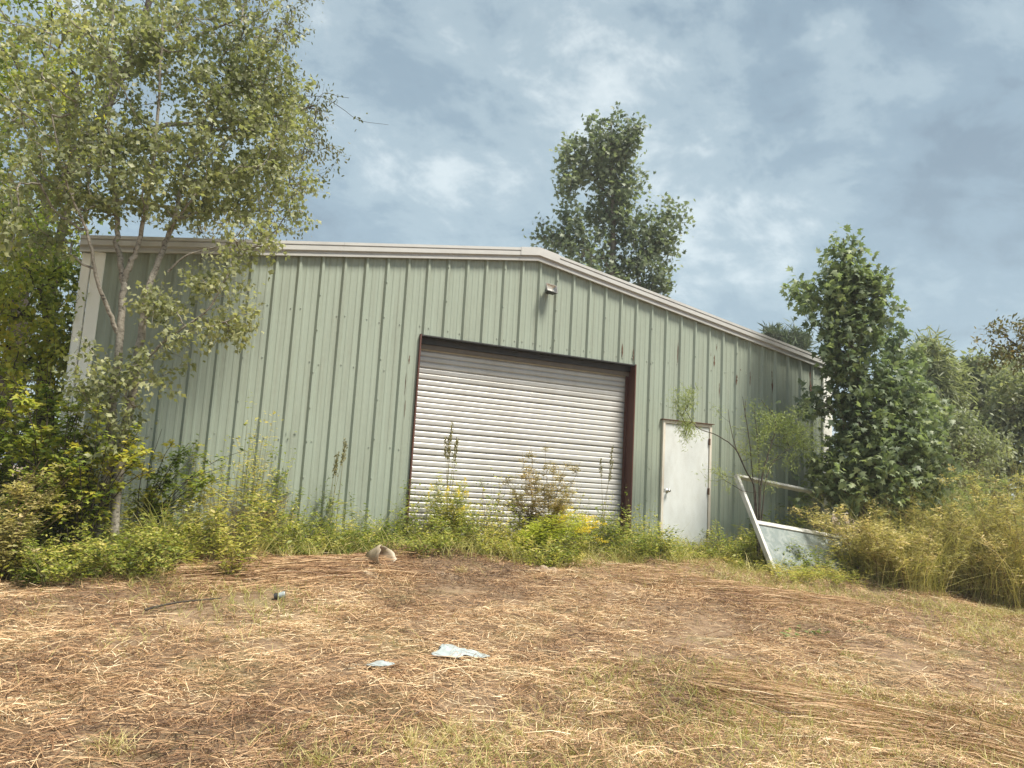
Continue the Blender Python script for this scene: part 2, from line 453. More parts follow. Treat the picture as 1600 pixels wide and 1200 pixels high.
# rake trim: a folded profile swept along each slope (o outwards, u upwards)
RAKE = [(0.036, -0.004), (0.078, -0.004), (0.080, 0.026), (0.060, 0.033), (0.058, 0.060), (0.104, 0.074), (0.106, 0.132), (0.090, 0.139), (0.090, 0.147), (0.110, 0.152), (0.111, 0.192), (0.02, 0.205), (0.02, 0.10)]
def rake(xa, xb, name, grow=0.0, close=True):
    V, F = [], []
    for x in (xa, xb):
        for o, u in RAKE: V.append((x, -(o + grow), wall_top(x) + u + (grow if u > .1 else 0)))
    n = len(RAKE)
    for i in range(n - 1): F.append((i, i + 1, n + i + 1, n + i))
    if close: F += [tuple(range(n - 1, -1, -1)), tuple(range(n, 2 * n))]
    return make(name, V, F, M['trim'], bld)
for a, c in ((TX0, -1.28), (-1.278, XM - 0.3), (XM + 0.34, 4.8), (4.802, TX1)):
    rake(a, c, 'rake_trim')
# peak piece: a plain bent box over the joint
V, F = [], []
PK = [(0.036, -0.006), (0.081, -0.006), (0.083, 0.03), (0.064, 0.036), (0.062, 0.062), (0.113, 0.074), (0.115, 0.200), (0.02, 0.213)]
for x in (XM - 0.32, XM, XM + 0.36):
    for o, u in PK: V.append((x, -o, wall_top(x) + u))
n = len(PK)
for s in range(2):
    for i in range(n - 1): F.append((s * n + i, s * n + i + 1, (s + 1) * n + i + 1, (s + 1) * n + i))
F += [tuple(range(n - 1, -1, -1)), tuple(range(2 * n, 3 * n))]
make('peak_trim', V, F, M['trim'], bld)
for sgn, x in ((-1, XL), (1, XR)):
    xs = sorted((x - sgn * 0.015, x + sgn * 0.125)); zt = wall_top(x) - 0.01
    MB().bbox((xs[0], -0.046, 0.0), (xs[1], 0.11, zt), c=0.006).build('corner_trim', M['corner'], bld)
    xs = sorted((x + sgn * 0.135, x + sgn * 0.235))
    d = MB().bbox((xs[0], -0.03, 0.1), (xs[1], 0.055, zt - 0.03), c=0.012)
    d.box((xs[0] - .004, -0.034, 1.2), (xs[1] + .004, 0.06, 1.23)).box((xs[0] - .004, -0.034, 2.5), (xs[1] + .004, 0.06, 2.53))
    d.build('downspout', M['corner'], bld)
    xs = sorted((x + sgn * 0.128, x + sgn * 0.262))
    MB().bbox((xs[0], -0.02, zt - 0.015), (xs[1], LEN, zt + 0.12), c=0.01).build('gutter', M['trim'], bld)
# rolling door
rd = empty('rolling_door', (1.8, 0.16, 0)); rd.parent = bld; rd.location = Vector((1.8, 0.16, 0)) - bld.location
CY = 0.19                                       # curtain plane
PITCHZ = 0.0845
prof = [(-0.011, 0.0), (-0.010, 0.005), (0.0005, 0.007), (0.002, 0.018), (0.0026, 0.036), (0.0024, 0.056), (0.0015, 0.0735), (-0.010, 0.0758), (-0.011, 0.0845)]
V, F = [], []
for xx in (DX0 + 0.012, 1.8, DX1 - 0.012):
    for o, u in prof: V.append((xx, CY - o, u))
n = len(prof)
for s in range(2):
    for i in range(n - 1): F.append((s * n + i, (s + 1) * n + i, (s + 1) * n + i + 1, s * n + i + 1))
first = make('slat', V, F, M['slat'], rd, smooth=True)
first.location.z += 0.03
for i in range(1, 34):
    c = first.copy(); COL.objects.link(c); c.parent = rd
    c.location = first.location + Vector((rs.uniform(-.003, .003), rs.uniform(-.003, .003), i * PITCHZ + rs.uniform(-.0015, .0015)))
    c.rotation_euler = (rs.uniform(-.025, .025), rs.uniform(-.0006, .0006), 0)
MB().bbox((DX0 + .012, CY - .03, 0.0), (DX1 - .012, CY + .01, 0.032)).build('bottom_bar', M['steel'], rd)
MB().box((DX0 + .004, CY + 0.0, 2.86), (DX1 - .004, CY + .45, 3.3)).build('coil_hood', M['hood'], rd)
# red-oxide channel frame of the opening
jr = MB(); jr.box((DX1 - 0.006, -0.058, 0.0), (DX1 + 0.014, 0.30, DZ + 0.012)); jr.box((DX1 + 0.0145, 0.012, 0.0), (DX1 + 0.09, 0.03, DZ)).box((DX1 - .05, CY - .045, 0), (DX1 - .0065, CY - .03, DZ - .02))
jr.build('jamb', M['oxide'], rd)
jl = MB(); jl.box((DX0 - 0.014, -0.050, 0.0), (DX0 + 0.006, 0.30, DZ + 0.012)); jl.box((DX0 + .0065, CY - .045, 0), (DX0 + .05, CY - .03, DZ - .02))
jl.build('jamb', M['oxide'], rd)
MB().box((DX0 + 0.0065, -0.046, DZ - 0.012), (DX1 - 0.0065, 0.30, DZ + 0.006)).box((DX0 + .0065, 0.10, DZ - 0.1), (DX1 - .0065, 0.115, DZ - .0125)).build('header', M['black'], rd)
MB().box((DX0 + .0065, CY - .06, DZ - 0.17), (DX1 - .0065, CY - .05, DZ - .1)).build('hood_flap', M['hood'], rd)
# personnel door
pd = empty('entry_door', (4.74, 0, 0)); pd.parent = bld; pd.location = Vector((4.74, 0, 0)) - bld.location
fr = MB()
fr.bbox((PX0, -0.05, 0.0), (PX0 + 0.048, 0.1, PZ)).bbox((PX1 - 0.048, -0.05, 0.0), (PX1, 0.1, PZ)).bbox((PX0 + .0485, -0.05, PZ - 0.05), (PX1 - .0485, 0.1, PZ))
fr.build('door_frame', M['doorframe'], pd)
MB().bbox((PX0 + 0.052, -0.030, 0.025), (PX1 - 0.052, 0.014, PZ - 0.055), c=0.003).build('door_leaf', M['door'], pd)
MB().box((PX0 - 0.03, -0.075, PZ + 0.002), (PX1 + 0.03, -0.002, PZ + 0.014)).build('drip_cap', M['rust'], pd)
kb = MB(); kx, kz = PX0 + 0.125, 0.99
kb.cyl((kx, -0.030, kz), (kx, -0.040, kz), 0.034, 0.030, 16).cyl((kx, -0.040, kz), (kx, -0.075, kz), 0.012, 0.012, 12)
kb.cyl((kx, -0.072, kz), (kx, -0.082, kz), 0.018, 0.030, 16).cyl((kx, -0.0821, kz), (kx, -0.102, kz), 0.030, 0.022, 16)
kb.build('door_knob', M['steel'], pd, True)
MB().bbox((PX0 + .047, -0.053, kz - 0.03), (PX0 + .061, -0.028, kz + 0.03)).build('latch_plate', M['black'], pd)
for z in (0.3, 1.02, 1.86):
    MB().bbox((PX1 - 0.064, -0.058, z - 0.055), (PX1 - 0.034, -0.0285, z + 0.055)).build('hinge', M['rust'], pd)
# rust streaks on the sheets: thin ragged flakes a couple of millimetres proud
def rust(px, py, h, w, seed):
    p = aty(px, py, -0.02); r = random.Random(seed); y = -prof_at(p[0]) - 0.0032
    y = min(y, -prof_at(p[0] - w) - .0032, -prof_at(p[0] + w) - .0032)
    n = 9; L, R_ = [], []
    for i in range(n):
        t = i / (n - 1); ww = w * (math.sin(math.pi * min(1, t * 1.02 + .02)) ** 0.6) * r.uniform(0.25, 1.0); ox = r.uniform(-.3, .3) * w
        L.append((p[0] - ww + ox, y, p[2] + h * (.5 - t))); R_.append((p[0] + ww + ox, y, p[2] + h * (.5 - t)))
    V = L + R_; F = [(i, i + 1, n + i + 1, n + i) for i in range(n - 1)]
    make('rust_streak', V, F, M['rust'], bld)
for k, a in enumerate([(973, 548, .22, .012), (990, 555, .2, .008), (1060, 552, .35, .007), (1117, 564, .2, .014), (1121, 543, .13, .006), (1150, 594, .17, .013), (1171, 592, .24, .011), (1207, 585, .12, .01), (1208, 604, .26, .015), (1267, 588, .4, .013), (1267, 606, .15, .02), (1165, 640, .3, .008), (1125, 610, .25, .007), (640, 562, .12, .009), (634, 600, .3, .004), (633, 640, .25, .004), (1111, 554, .05, .006), (1158, 578, .03, .008)]):
    rust(a[0], a[1], a[2] * 1.1, a[3] * 1.45, seed=k)

# flood lamp under the peak
fp = aty(860, 453, -0.12)
fl = empty('wall_floodlight', (fp[0], -0.04, fp[2]), 'small black floodlight with silver reflector mounted below the gable peak', 'floodlight')
Mx = Matrix.Translation(Vector(fp)) @ Matrix.Rotation(math.radians(6), 4, 'Y') @ Matrix.Rotation(math.radians(-28), 4, 'X')
h = MB()                                        # tapered open-faced housing, face towards -y
a0, b0, a1, b1 = 0.098, 0.078, 0.06, 0.045
ring = lambda a, c, y: [Mx @ Vector(v) for v in ((-a, y, -c), (a, y, -c), (a, y, c), (-a, y, c))]
f0, f1, f2, f3 = ring(a0, b0, -0.05), ring(a1, b1, 0.05), ring(a0 - .012, b0 - .012, -0.05), ring(a1 - .02, b1 - .02, 0.02)
for i in range(4):
    j = (i + 1) % 4
    h.quad(f0[i], f0[j], f1[j], f1[i]).quad(f0[j], f0[i], f2[i], f2[j])
h.quad(*f1); h.build('housing', M['black'], fl)
rf = MB()
for i in range(4):
    j = (i + 1) % 4; rf.quad(f2[i], f2[j], f3[j], f3[i])
rf.quad(f3[3], f3[2], f3[1], f3[0]); rf.build('reflector', M['steel'], fl)
mg, ng, bg_ = new_mat('lamp_tube'); bg_.inputs['Base Color'].default_value = (0.75, 0.75, 0.72, 1); bg_.inputs['Roughness'].default_value = 0.2
MB().cyl(Mx @ Vector((-.05, -.005, 0)), Mx @ Vector((.05, -.005, 0)), 0.007, k=8).build('lamp_tube', mg, fl, True)
MB().box((fp[0] - .012, fp[1] + .03, fp[2] - .02), (fp[0] + .012, -0.045, fp[2] + .03)).cyl((fp[0], -0.058, fp[2]), (fp[0], -0.034, fp[2]), 0.05, 0.055, 14).build('mounting_bracket', M['black'], fl)

# ------------------------------------------------------------------ foliage tools
def unit(v): return v / np.maximum(1e-9, np.linalg.norm(v, axis=-1, keepdims=True))
def tpl(v, f): return np.array(v, float), np.array(f, int)
STAR = tpl([(0.0, 0, 0), (0.42, 0, 0.03), (1.0, 0, -0.10), (0.72, 0.46, -0.08), (0.60, 0.17, 0.0), (0.60, -0.17, 0.0), (0.72, -0.46, -0.08), (0.18, 0.50, -0.08), (0.40, 0.22, 0.0), (0.40, -0.22, 0.0), (0.18, -0.50, -0.08)],
           [(1, 4, 2), (1, 2, 5), (1, 8, 3), (1, 3, 4), (1, 5, 6), (1, 6, 9), (0, 7, 8), (0, 8, 1), (0, 1, 9), (0, 9, 10)])
LOBE3 = tpl([(0, 0, 0), (0.45, 0.40, -0.05), (0.62, 0.16, 0), (1, 0, -0.12), (0.62, -0.16, 0), (0.45, -0.40, -0.05), (0.4, 0, 0.03)],
            [(0, 6, 1), (1, 6, 2), (2, 6, 3), (3, 6, 4), (4, 6, 5), (5, 6, 0)])
OVAL = tpl([(0, 0, 0), (0.35, 0.2, 0.03), (0.7, 0.16, 0.0), (1, 0, -0.1), (0.7, -0.16, 0.0), (0.35, -0.2, 0.03), (0.5, 0, -0.02)],
           [(0, 6, 1), (1, 6, 2), (2, 6, 3), (3, 6, 4), (4, 6, 5), (5, 6, 0)])
DIAM = tpl([(0, 0, 0), (0.45, 0.24, 0.04), (1, 0, -0.08), (0.45, -0.24, 0.04)], [(0, 2, 1), (0, 3, 2)])
SLIM = tpl([(0, 0, 0), (0.4, 0.075, 0.02), (1, 0, -0.12), (0.4, -0.075, 0.02)], [(0, 2, 1), (0, 3, 2)])
FEATH = tpl([(0, 0, 0), (0.25, 0.13, 0), (0.5, 0.03, -.02), (0.55, 0.15, -.03), (1, 0, -0.15), (0.55, -0.15, -.03), (0.5, -0.03, -.02), (0.25, -0.13, 0)],
            [(0, 2, 1), (0, 7, 6), (0, 6, 2), (2, 4, 3), (6, 5, 4), (2, 6, 4)])
def cards(rng, T, pos, axis, up, size):
    tv, tf = T
    x = unit(axis); n = up - (up * x).sum(-1, keepdims=True) * x; n = unit(n); y = np.cross(n, x)
    V = pos[:, None, :] + size[:, None, None] * (tv[None, :, 0:1] * x[:, None, :] + tv[None, :, 1:2] * y[:, None, :] + tv[None, :, 2:3] * n[:, None, :])
    k = len(tv); N = len(pos)
    return V.reshape(-1, 3), (tf[None] + (np.arange(N) * k)[:, None, None]).reshape(-1, 3), k
def ribbons(rng, base, d0, length, width, droop, seg=3, upv=None, taper=0.25):
    """blades: quadratic curves from base along d0, sagging by droop*length"""
    N = len(base); t = np.linspace(0, 1, seg + 1)
    P = base[:, None] + d0[:, None] * (length[:, None] * t)[..., None]
    if droop.ndim == 1: droop = np.stack([0 * droop, 0 * droop, -droop], -1)
    P = P + droop[:, None] * (length[:, None] * t ** 2)[..., None]
    side = unit(np.cross(d0, rng.normal(size=(N, 3)) if upv is None else upv))
    w = width[:, None] * (1 - (1 - taper) * t ** 1.5)
    L = P - side[:, None] * w[..., None] / 2; R = P + side[:, None] * w[..., None] / 2
    V = np.stack([L, R], 2).reshape(N, -1, 3); k = 2 * (seg + 1)
    q = np.array([(2 * i, 2 * i + 1, 2 * i + 3, 2 * i + 2) for i in range(seg)])
    F = (q[None] + (np.arange(N) * k)[:, None, None]).reshape(-1, 4)
    return V.reshape(-1, 3), F, k
def tris(F): return np.concatenate([F[:, [0, 1, 2]], F[:, [0, 2, 3]]])
def tubes(paths, sides=5):
    """paths: list of (points (k,3), radii (k,))"""
    Vs, Fs, o = [], [], 0
    ang = np.arange(sides) * 2 * math.pi / sides
    for P, R in paths:
        P = np.asarray(P, float); R = np.asarray(R, float)
        if len(P) < 2: continue
        T = unit(np.gradient(P, axis=0)); ref = np.array([0.31, 0.87, 0.38]) if abs(T[0][2]) > 0.6 else np.array([0.1, 0.1, 1.0])
        A = unit(np.cross(T, ref)); B = np.cross(T, A)
        V = P[:, None] + R[:, None, None] * (np.cos(ang)[None, :, None] * A[:, None] + np.sin(ang)[None, :, None] * B[:, None])
        k = len(P); I = o + np.arange(k * sides).reshape(k, sides); J = np.roll(I, -1, 1)
        Fs.append(np.stack([I[:-1], J[:-1], J[1:], I[1:]], -1).reshape(-1, 4)); Vs.append(V.reshape(-1, 3)); o += k * sides
    return np.concatenate(Vs), np.concatenate(Fs)
def smooth_path(P, n=4):
    P = np.asarray(P, float)
    if len(P) < 3: return P
    out = []
    Q = np.vstack([2 * P[0] - P[1], P, 2 * P[-1] - P[-2]])
    for i in range(1, len(Q) - 2):
        for t in np.linspace(0, 1, n, endpoint=False):
            a, b_, c, d = Q[i - 1], Q[i], Q[i + 1], Q[i + 2]
            out.append(0.5 * ((2 * b_) + (c - a) * t + (2 * a - 5 * b_ + 4 * c - d) * t * t + (3 * b_ - a - 3 * c + d) * t ** 3))
    out.append(P[-1]); return np.array(out)

def tree(name, label, base, trunks, blobs, T, lsize, per_tip, twig, mat, barkm, seed, group=None, clump=0.0, droop=0.5, up_bias=0.6, rise=0.5, twig_r=0.0035, sides=5, tone=None, cat='tree', tipdir=None, limb_max=0.06):
    """trunks: [(points, r0, r1)]; blobs: [(centre, radii, number of twigs)]"""
    rng = np.random.default_rng(seed)
    root = empty(name, base, label, cat, group)
    tp, nodes = [], []
    for P, r0, r1 in trunks:
        S = smooth_path(P, 5); S = S + rng.normal(size=S.shape) * min(0.012, r0 * 0.15)
        tp.append((S, np.linspace(r0, r1, len(S))))
        nodes.append(S[int(len(S) * 0.12):])
    for q, path in enumerate(tp):
        V, F = tubes([path], 9); make('trunk' if q == 0 else 'limb', V, F, barkm, root, True)
    fld = Field(seed + 5, 2.2)
    tips, tones = [], []
    for c, r, n in blobs:
        c, r = np.asarray(c, float), np.asarray(r, float); got = 0; tries = 0
        while got < n and tries < 60:
            tries += 1
            d = unit(rng.normal(size=(n, 3))) * rng.uniform(0.12, 1, (n, 1)) ** 0.45
            d *= 1 + 0.22 * fld(d * 2.1 + c)[:, None]
            P = c + d * r
            P = P[fld(P) > (clump if r.max() > .75 else -.3) - 0.9][:n - got]
            tips.append(P); got += len(P)
    tips = np.concatenate(tips)
    N0 = np.concatenate(nodes); pos = [p for p in N0]; par = [-1] * len(pos); PA = np.zeros((len(pos) + 4 * len(tips), 3)); PA[:len(pos)] = N0; cnt = len(pos)
    parent = np.full(len(PA), -1); load = np.zeros(len(PA)); order = np.argsort(np.min(np.linalg.norm(tips[:, None] - N0[None, ::3], axis=-1), 1))
    chains, tipdirs, tippos = [], [], []
    for i in order:
        p = tips[i]; Q = PA[:cnt]; dv = p - Q; dist = np.linalg.norm(dv, axis=1); hor = np.hypot(dv[:, 0], dv[:, 1])
        cost = dist + np.maximum(0, rise * hor - dv[:, 2]) * 1.1
        j = int(np.argmin(cost)); a = PA[j]; L = np.linalg.norm(p - a)
        mid1 = a + (p - a) * 0.36 + np.array([0, 0, -0.06 * L]) + rng.normal(size=3) * 0.05 * L
        mid2 = a + (p - a) * 0.7 + np.array([0, 0, -0.02 * L]) + rng.normal(size=3) * 0.05 * L
        k = cnt; PA[k], PA[k + 1], PA[k + 2] = mid1, mid2, p; parent[k], parent[k + 1], parent[k + 2] = j, k, k + 1; cnt += 3
        chains.append((j, k)); tipdirs.append(unit(p - mid2)); tippos.append(p)
    for j, k in chains[::-1]:
        for q in (k + 2, k + 1, k): load[q] += 1
        q = j
        while q >= 0: load[q] += 1; q = parent[q]
    rad = lambda q: min(limb_max, twig_r * (load[q] ** 0.48))
    bp = []
    for j, k in chains:
        r1 = rad(k); bp.append((np.array([PA[j], PA[k], PA[k + 1], PA[k + 2]]), [r1, r1 * 0.95, rad(k + 1) * 0.9, rad(k + 2) * 0.6]))
    tippos, tipdirs = np.array(tippos), np.array(tipdirs)
    # leaves along a short twig that carries on past each tip
    n = len(tippos); K = per_tip
    td = unit(tipdirs + (0 if tipdir is None else np.asarray(tipdir)) + rng.normal(size=(n, 3)) * 0.35)
    bp += [(np.array([tippos[i], tippos[i] + td[i] * twig * .55 + rng.normal(size=3) * twig * .08, tippos[i] + td[i] * twig * 1.05]), [twig_r * .6, twig_r * .45, twig_r * .25]) for i in range(n)]
    V, F = tubes(bp, 4); tag(make('branches', V, F, barkm, root, True), kind='stuff')
    t = rng.uniform(-0.75, 1.0, (n, K))
    P = tippos[:, None] + td[:, None] * (t * twig)[..., None] + rng.normal(size=(n, K, 3)) * twig * 0.26
    ax = td[:, None] * rng.uniform(0, 0.9, (n, K, 1)) + rng.normal(size=(n, K, 3)) * 0.75
    ax[..., 2] -= droop
    up = rng.normal(size=(n, K, 3)) * 0.55; up[..., 2] += up_bias
    sz = lsize * rng.uniform(0.6, 1.15, (n, K))
    V, F, k = cards(rng, T, P.reshape(-1, 3), ax.reshape(-1, 3), up.reshape(-1, 3), sz.ravel())
    tn = (0.42 + 0.26 * fld(tippos * 0.7)[:, None] + rng.normal(size=(n, 1)) * 0.13 + rng.normal(size=(n, K)) * 0.14)
    if tone is not None: tn = tn + tone(P)
    make('crown', V, F, mat, root, False, np.repeat(np.clip(tn, 0, 1).ravel(), k))
    return root

# ------------------------------------------------------------------ trees on the left
A = lambda px, py, y: aty(px, py, y)
y0 = -1.3
def g3(x, y, dz=-0.05): return np.array([x, y, float(gz(x, y)) + dz])
b0 = g3(-3.72, y0)
trunks = [
    ([g3(-3.80, y0), A(168, 740, y0), A(173, 690, y0), A(178, 600, y0), A(187, 540, y0), A(190, 480, y0), A(193, 435, y0 + .02), A(184, 380, y0 + .05), A(184, 330, y0 + .1), A(178, 270, y0 + .15), A(170, 180, y0 + .2), A(175, 60, y0 + .3), A(180, -60, y0 + .3)], 0.055, 0.010),
    ([A(193, 438, y0 + .02), A(205, 410, y0 - .02), A(216, 385, y0 - .05), A(224, 350, y0 - .1), A(240, 260, y0 - .2), A(250, 120, y0 - .25), A(255, 10, y0 - .3)], 0.036, 0.010),
    ([g3(-3.64, y0 - .05), A(193, 690, y0 - .08), A(207, 610, y0 - .1), A(218, 540, y0 - .1), A(226, 480, y0 - .08), A(235, 440, y0 - .05), A(255, 388, y0), A(270, 350, y0), A(282, 300, y0 + .05), A(303, 250, y0 + .1), A(335, 190, y0 + .2), A(365, 90, y0 + .3), A(390, -30, y0 + .4)], 0.052, 0.010),
    ([A(183, 520, y0), A(168, 480, y0 - .05), A(152, 440, y0 - .1), A(143, 390, y0 - .12), A(131, 350, y0 - .15), A(105, 290, y0 - .2), A(80, 180, y0 - .3)], 0.026, 0.008),
    ([A(224, 568, y0 - .1), A(255, 535, y0 - .2), A(290, 510, y0 - .3), A(325, 484, y0 - .38), A(345, 450, y0 - .42), A(362, 420, y0 - .45)], 0.017, 0.006),
    ([A(262, 425, y0 - .02), A(290, 400, y0 - .1), A(330, 388, y0 - .2), A(370, 378, y0 - .25)], 0.014, 0.005),
]
def rr(px_r, y): return px_r / FPX * (y - CAM[1]) / math.cos(YAW) * 0.95
blobs = []
for px, py, y, rx, ry, rz, n in [(240, 140, -1.1, 150, 1.0, 130, 120), (330, 60, -1.2, 120, 1.0, 110, 70), (120, 110, -1.0, 130, 1.0, 130, 90), (250, 280, -1.3, 110, .8, 80, 70), (140, 250, -1.2, 110, .9, 90, 60), (360, 230, -1.2, 90, .8, 110, 70),
                                 (200, -60, -1.0, 220, 1.2, 110, 70), (340, 310, -1.2, 75, .6, 50, 20), (400, 120, -1.1, 60, .7, 110, 60), (425, 300, -1.1, 65, .6, 70, 42), (440, 200, -1.0, 50, .6, 90, 50), (250, 315, -1.2, 130, .7, 40, 26), (60, 330, -1.2, 90, .8, 80, 50)]:
    blobs.append((A(px, py, y), (rr(rx, y), ry, rr(rz, y)), n))
for px, py, rx, rz, n in [(335, 440, 42, 40, 12), (385, 500, 45, 28, 13), (370, 400, 36, 40, 11), (265, 470, 45, 28, 9), (300, 520, 40, 25, 9), (400, 375, 45, 22, 8), (215, 600, 36, 28, 11), (145, 590, 50, 45, 18), (235, 480, 30, 20, 6), (170, 670, 50, 35, 14), (250, 560, 30, 20, 6)]:
    blobs.append((A(px, py, -1.55), (rr(rx, -1.5), .22, rr(rz, -1.5)), n))
tree('maple_tree', 'pale-barked multi-stem maple standing in front of the building corner', b0, trunks, blobs, LOBE3, 0.075, 27, 0.2, M['maple'], M['bark_pale'], 21, 'trees left of the building', clump=0.45, droop=0.55, up_bias=0.5)

yd = 1.5
bd = g3(-4.72, yd)
tree('dark_trunk_tree', 'dark-trunked tree with yellow-green leaves beside the left corner trim', bd,
     [([bd, A(68, 640, yd), A(75, 540, yd), A(80, 440, yd), A(96, 370, yd), A(110, 280, yd), A(120, 120, yd)], 0.12, 0.03), ([A(77, 500, yd), A(58, 435, yd), A(25, 385, yd), A(0, 320, yd), A(-30, 220, yd)], 0.06, 0.02), ([A(76, 520, yd), A(40, 490, yd - .2), A(5, 470, yd - .4)], 0.03, 0.01)],
     [(A(px, py, y), (rr(rx, y), ry, rr(rz, y)), n) for px, py, y, rx, ry, rz, n in [(20, 230, 1.5, 110, 1.2, 150, 120), (60, 60, 1.6, 130, 1.3, 120, 90), (-40, 420, 1.0, 90, 1.0, 130, 90), (40, 500, .6, 75, .8, 80, 70), (60, 400, 1.0, 70, .7, 60, 50), (120, 400, 1.4, 40, .6, 60, 14), (-60, 120, 1.5, 120, 1.2, 160, 60), (20, 620, .4, 90, .8, 90, 60), (100, 560, .9, 40, .5, 60, 16), (-30, 740, .3, 90, .8, 80, 40)]],
     LOBE3, 0.085, 28, 0.26, M['maple_yellow'], M['bark_dark'], 22, 'trees left of the building', clump=0.2)
yt = 3.4
bt = g3(-5.7, yt)
tree('tall_tree', 'tall dark-leaved tree rising behind the building corner, twigs against the sky', bt,
     [([bt, A(20, 560, yt), A(40, 420, yt), A(90, 300, yt), A(170, 160, yt - .1), A(230, 10, yt - .2), A(260, -120, yt - .2)], 0.16, 0.03), ([A(130, 240, yt), A(240, 200, yt - .3), A(350, 190, yt - .5), A(440, 180, yt - .7), A(490, 165, yt - .8)], 0.05, 0.01), ([A(90, 300, yt), A(230, 320, yt - .2), A(350, 330, yt - .4), A(440, 330, yt - .5)], 0.04, 0.01), ([A(180, 130, yt), A(300, 60, yt - .3), A(400, 20, yt - .5)], 0.04, 0.012)],
     [(A(px, py, y), (rr(rx, y), ry, rr(rz, y)), n) for px, py, y, rx, ry, rz, n in [(430, 90, 2.9, 45, .8, 110, 46), (468, 210, 2.8, 48, .7, 85, 46), (430, 320, 2.8, 55, .6, 60, 46), (340, 340, 2.8, 70, .7, 40, 30), (120, 90, 3.2, 180, 1.0, 150, 46), (330, 30, 3.0, 110, .9, 80, 28), (495, 180, 2.8, 28, .4, 30, 12), (500, 255, 2.8, 20, .3, 40, 9), (470, 20, 2.9, 20, .5, 40, 8)]],
     OVAL, 0.08, 22, 0.28, M['dark_leaf'], M['bark_dark'], 23, 'trees left of the building', clump=0.45, droop=0.9)
# a vine tip waving out beyond the crown
vt = empty('vine_tip', A(478, 150, 2.7), 'thin bare vine tip with a few leaves waving out against the sky', 'vine')
vp = smooth_path([A(478, 150, 2.7), A(505, 152, 2.65), A(535, 170, 2.6), A(562, 188, 2.6), A(607, 195, 2.6)], 6)
V, F = tubes([(vp, np.linspace(.008, .003, len(vp))), (smooth_path([A(495, 155, 2.7), A(508, 145, 2.7), A(527, 150, 2.7), A(545, 153, 2.7)]), [.004] * 13)], 4)
make('stem', V, F, M['bark_dark'], vt)
rng = np.random.default_rng(3)
pp = np.array([A(562 + rng.normal() * 5, 188 + rng.normal() * 4, 2.6) for _ in range(6)] + [A(525 + rng.normal() * 8, 150 + rng.normal() * 4, 2.7) for _ in range(7)] + [A(rng.uniform(470, 520), 155 + rng.normal() * 12, 2.7) for _ in range(18)])
V, F, k = cards(rng, OVAL, pp, rng.normal(size=pp.shape) + (0, 0, -1), rng.normal(size=pp.shape), np.full(len(pp), .085))
make('leaves', V, F, M['dark_leaf'], vt, tint=rng.uniform(0, .6, len(V)))
# a deeper screen of trees left of and behind the building
for k, (px, top, D, w, mat) in enumerate([(-60, 150, 17, 150, 'far_leaf'), (50, 260, 21, 130, 'dark_leaf'), (-180, 100, 15, 160, 'maple_yellow')]):
    c = at(px, (top + 640) / 2, D); tp_ = at(px, top, D); w_ = w / FPX * D; hz_ = (tp_[2]) * 0.5
    bb = g3(c[0], c[1], -0.1)
    tree('broadleaf_tree', ['bushy green tree behind the dark trunk at the left edge', 'tall dark tree filling the gap left of the white corner trim', 'yellow-green tree at the far left margin behind the shrubs'][k], bb,
         [([bb, bb + (0.1, 0, hz_ * .6), np.array([bb[0], bb[1], hz_ * 1.3])], .14, .03)], [((bb[0], bb[1], hz_ * 1.15), (w_, w_ * .8, hz_ * 0.86), 130), ((bb[0], bb[1], hz_ * .55), (w_ * .9, w_ * .8, hz_ * .5), 60)],
         DIAM, 0.14, 34, 0.45, M[mat], M['bark_dark'], 40 + k, 'trees left of the building', clump=0.2)

# ------------------------------------------------------------------ trees behind and to the right
def blobs_at(D, L, dy=0.6):
    out = []
    for px, py, rx, rz, n in L:
        rx, rz = rx / FPX * D, rz / FPX * D
        out.append((at(px, py, D), (rx, max(0.3, rx * dy), rz), n))
    return out
D = 26.0
bb = at(957, 700, D); bb = g3(bb[0], bb[1], -0.1)
tree('sweetgum_tree', 'tall sweetgum rising behind the roof to the right of the peak', bb,
     [([bb, at(957, 560, D), at(957, 430, D), at(958, 330, D), at(955, 250, D), at(955, 195, D)], 0.17, 0.02)],
     blobs_at(D, [(955, 200, 5, 20, 6), (930, 208, 5, 18, 5), (976, 205, 5, 20, 5), (990, 215, 5, 14, 4), (888, 232, 5, 16, 4), (908, 232, 5, 16, 4), (1046, 335, 5, 16, 4), (1062, 345, 5, 14, 3), (885, 345, 5, 14, 3), (957, 300, 26, 75, 38), (925, 300, 26, 36, 18), (975, 345, 30, 36, 18), (950, 240, 30, 32, 22), (902, 265, 24, 42, 26), (930, 260, 24, 50, 18), (975, 230, 18, 42, 18), (920, 330, 38, 34, 26), (980, 290, 20, 40, 16), (900, 375, 36, 26, 20), (865, 372, 24, 24, 14), (940, 400, 55, 45, 40), (1000, 370, 40, 40, 30), (1035, 365, 26, 38, 24), (1010, 420, 55, 38, 38), (960, 440, 70, 40, 30), (1035, 450, 22, 16, 10), (885, 302, 10, 10, 5)]),
     STAR, 0.18, 20, 0.5, M['gum_far'], M['bark_mid'], 31, 'sweetgum trees', clump=0.1, droop=0.7, rise=1.0, twig_r=0.007, tipdir=(0, 0, .8))
D = 13.4
bb = at(1347, 830, D); bb = g3(bb[0], bb[1], -0.1)
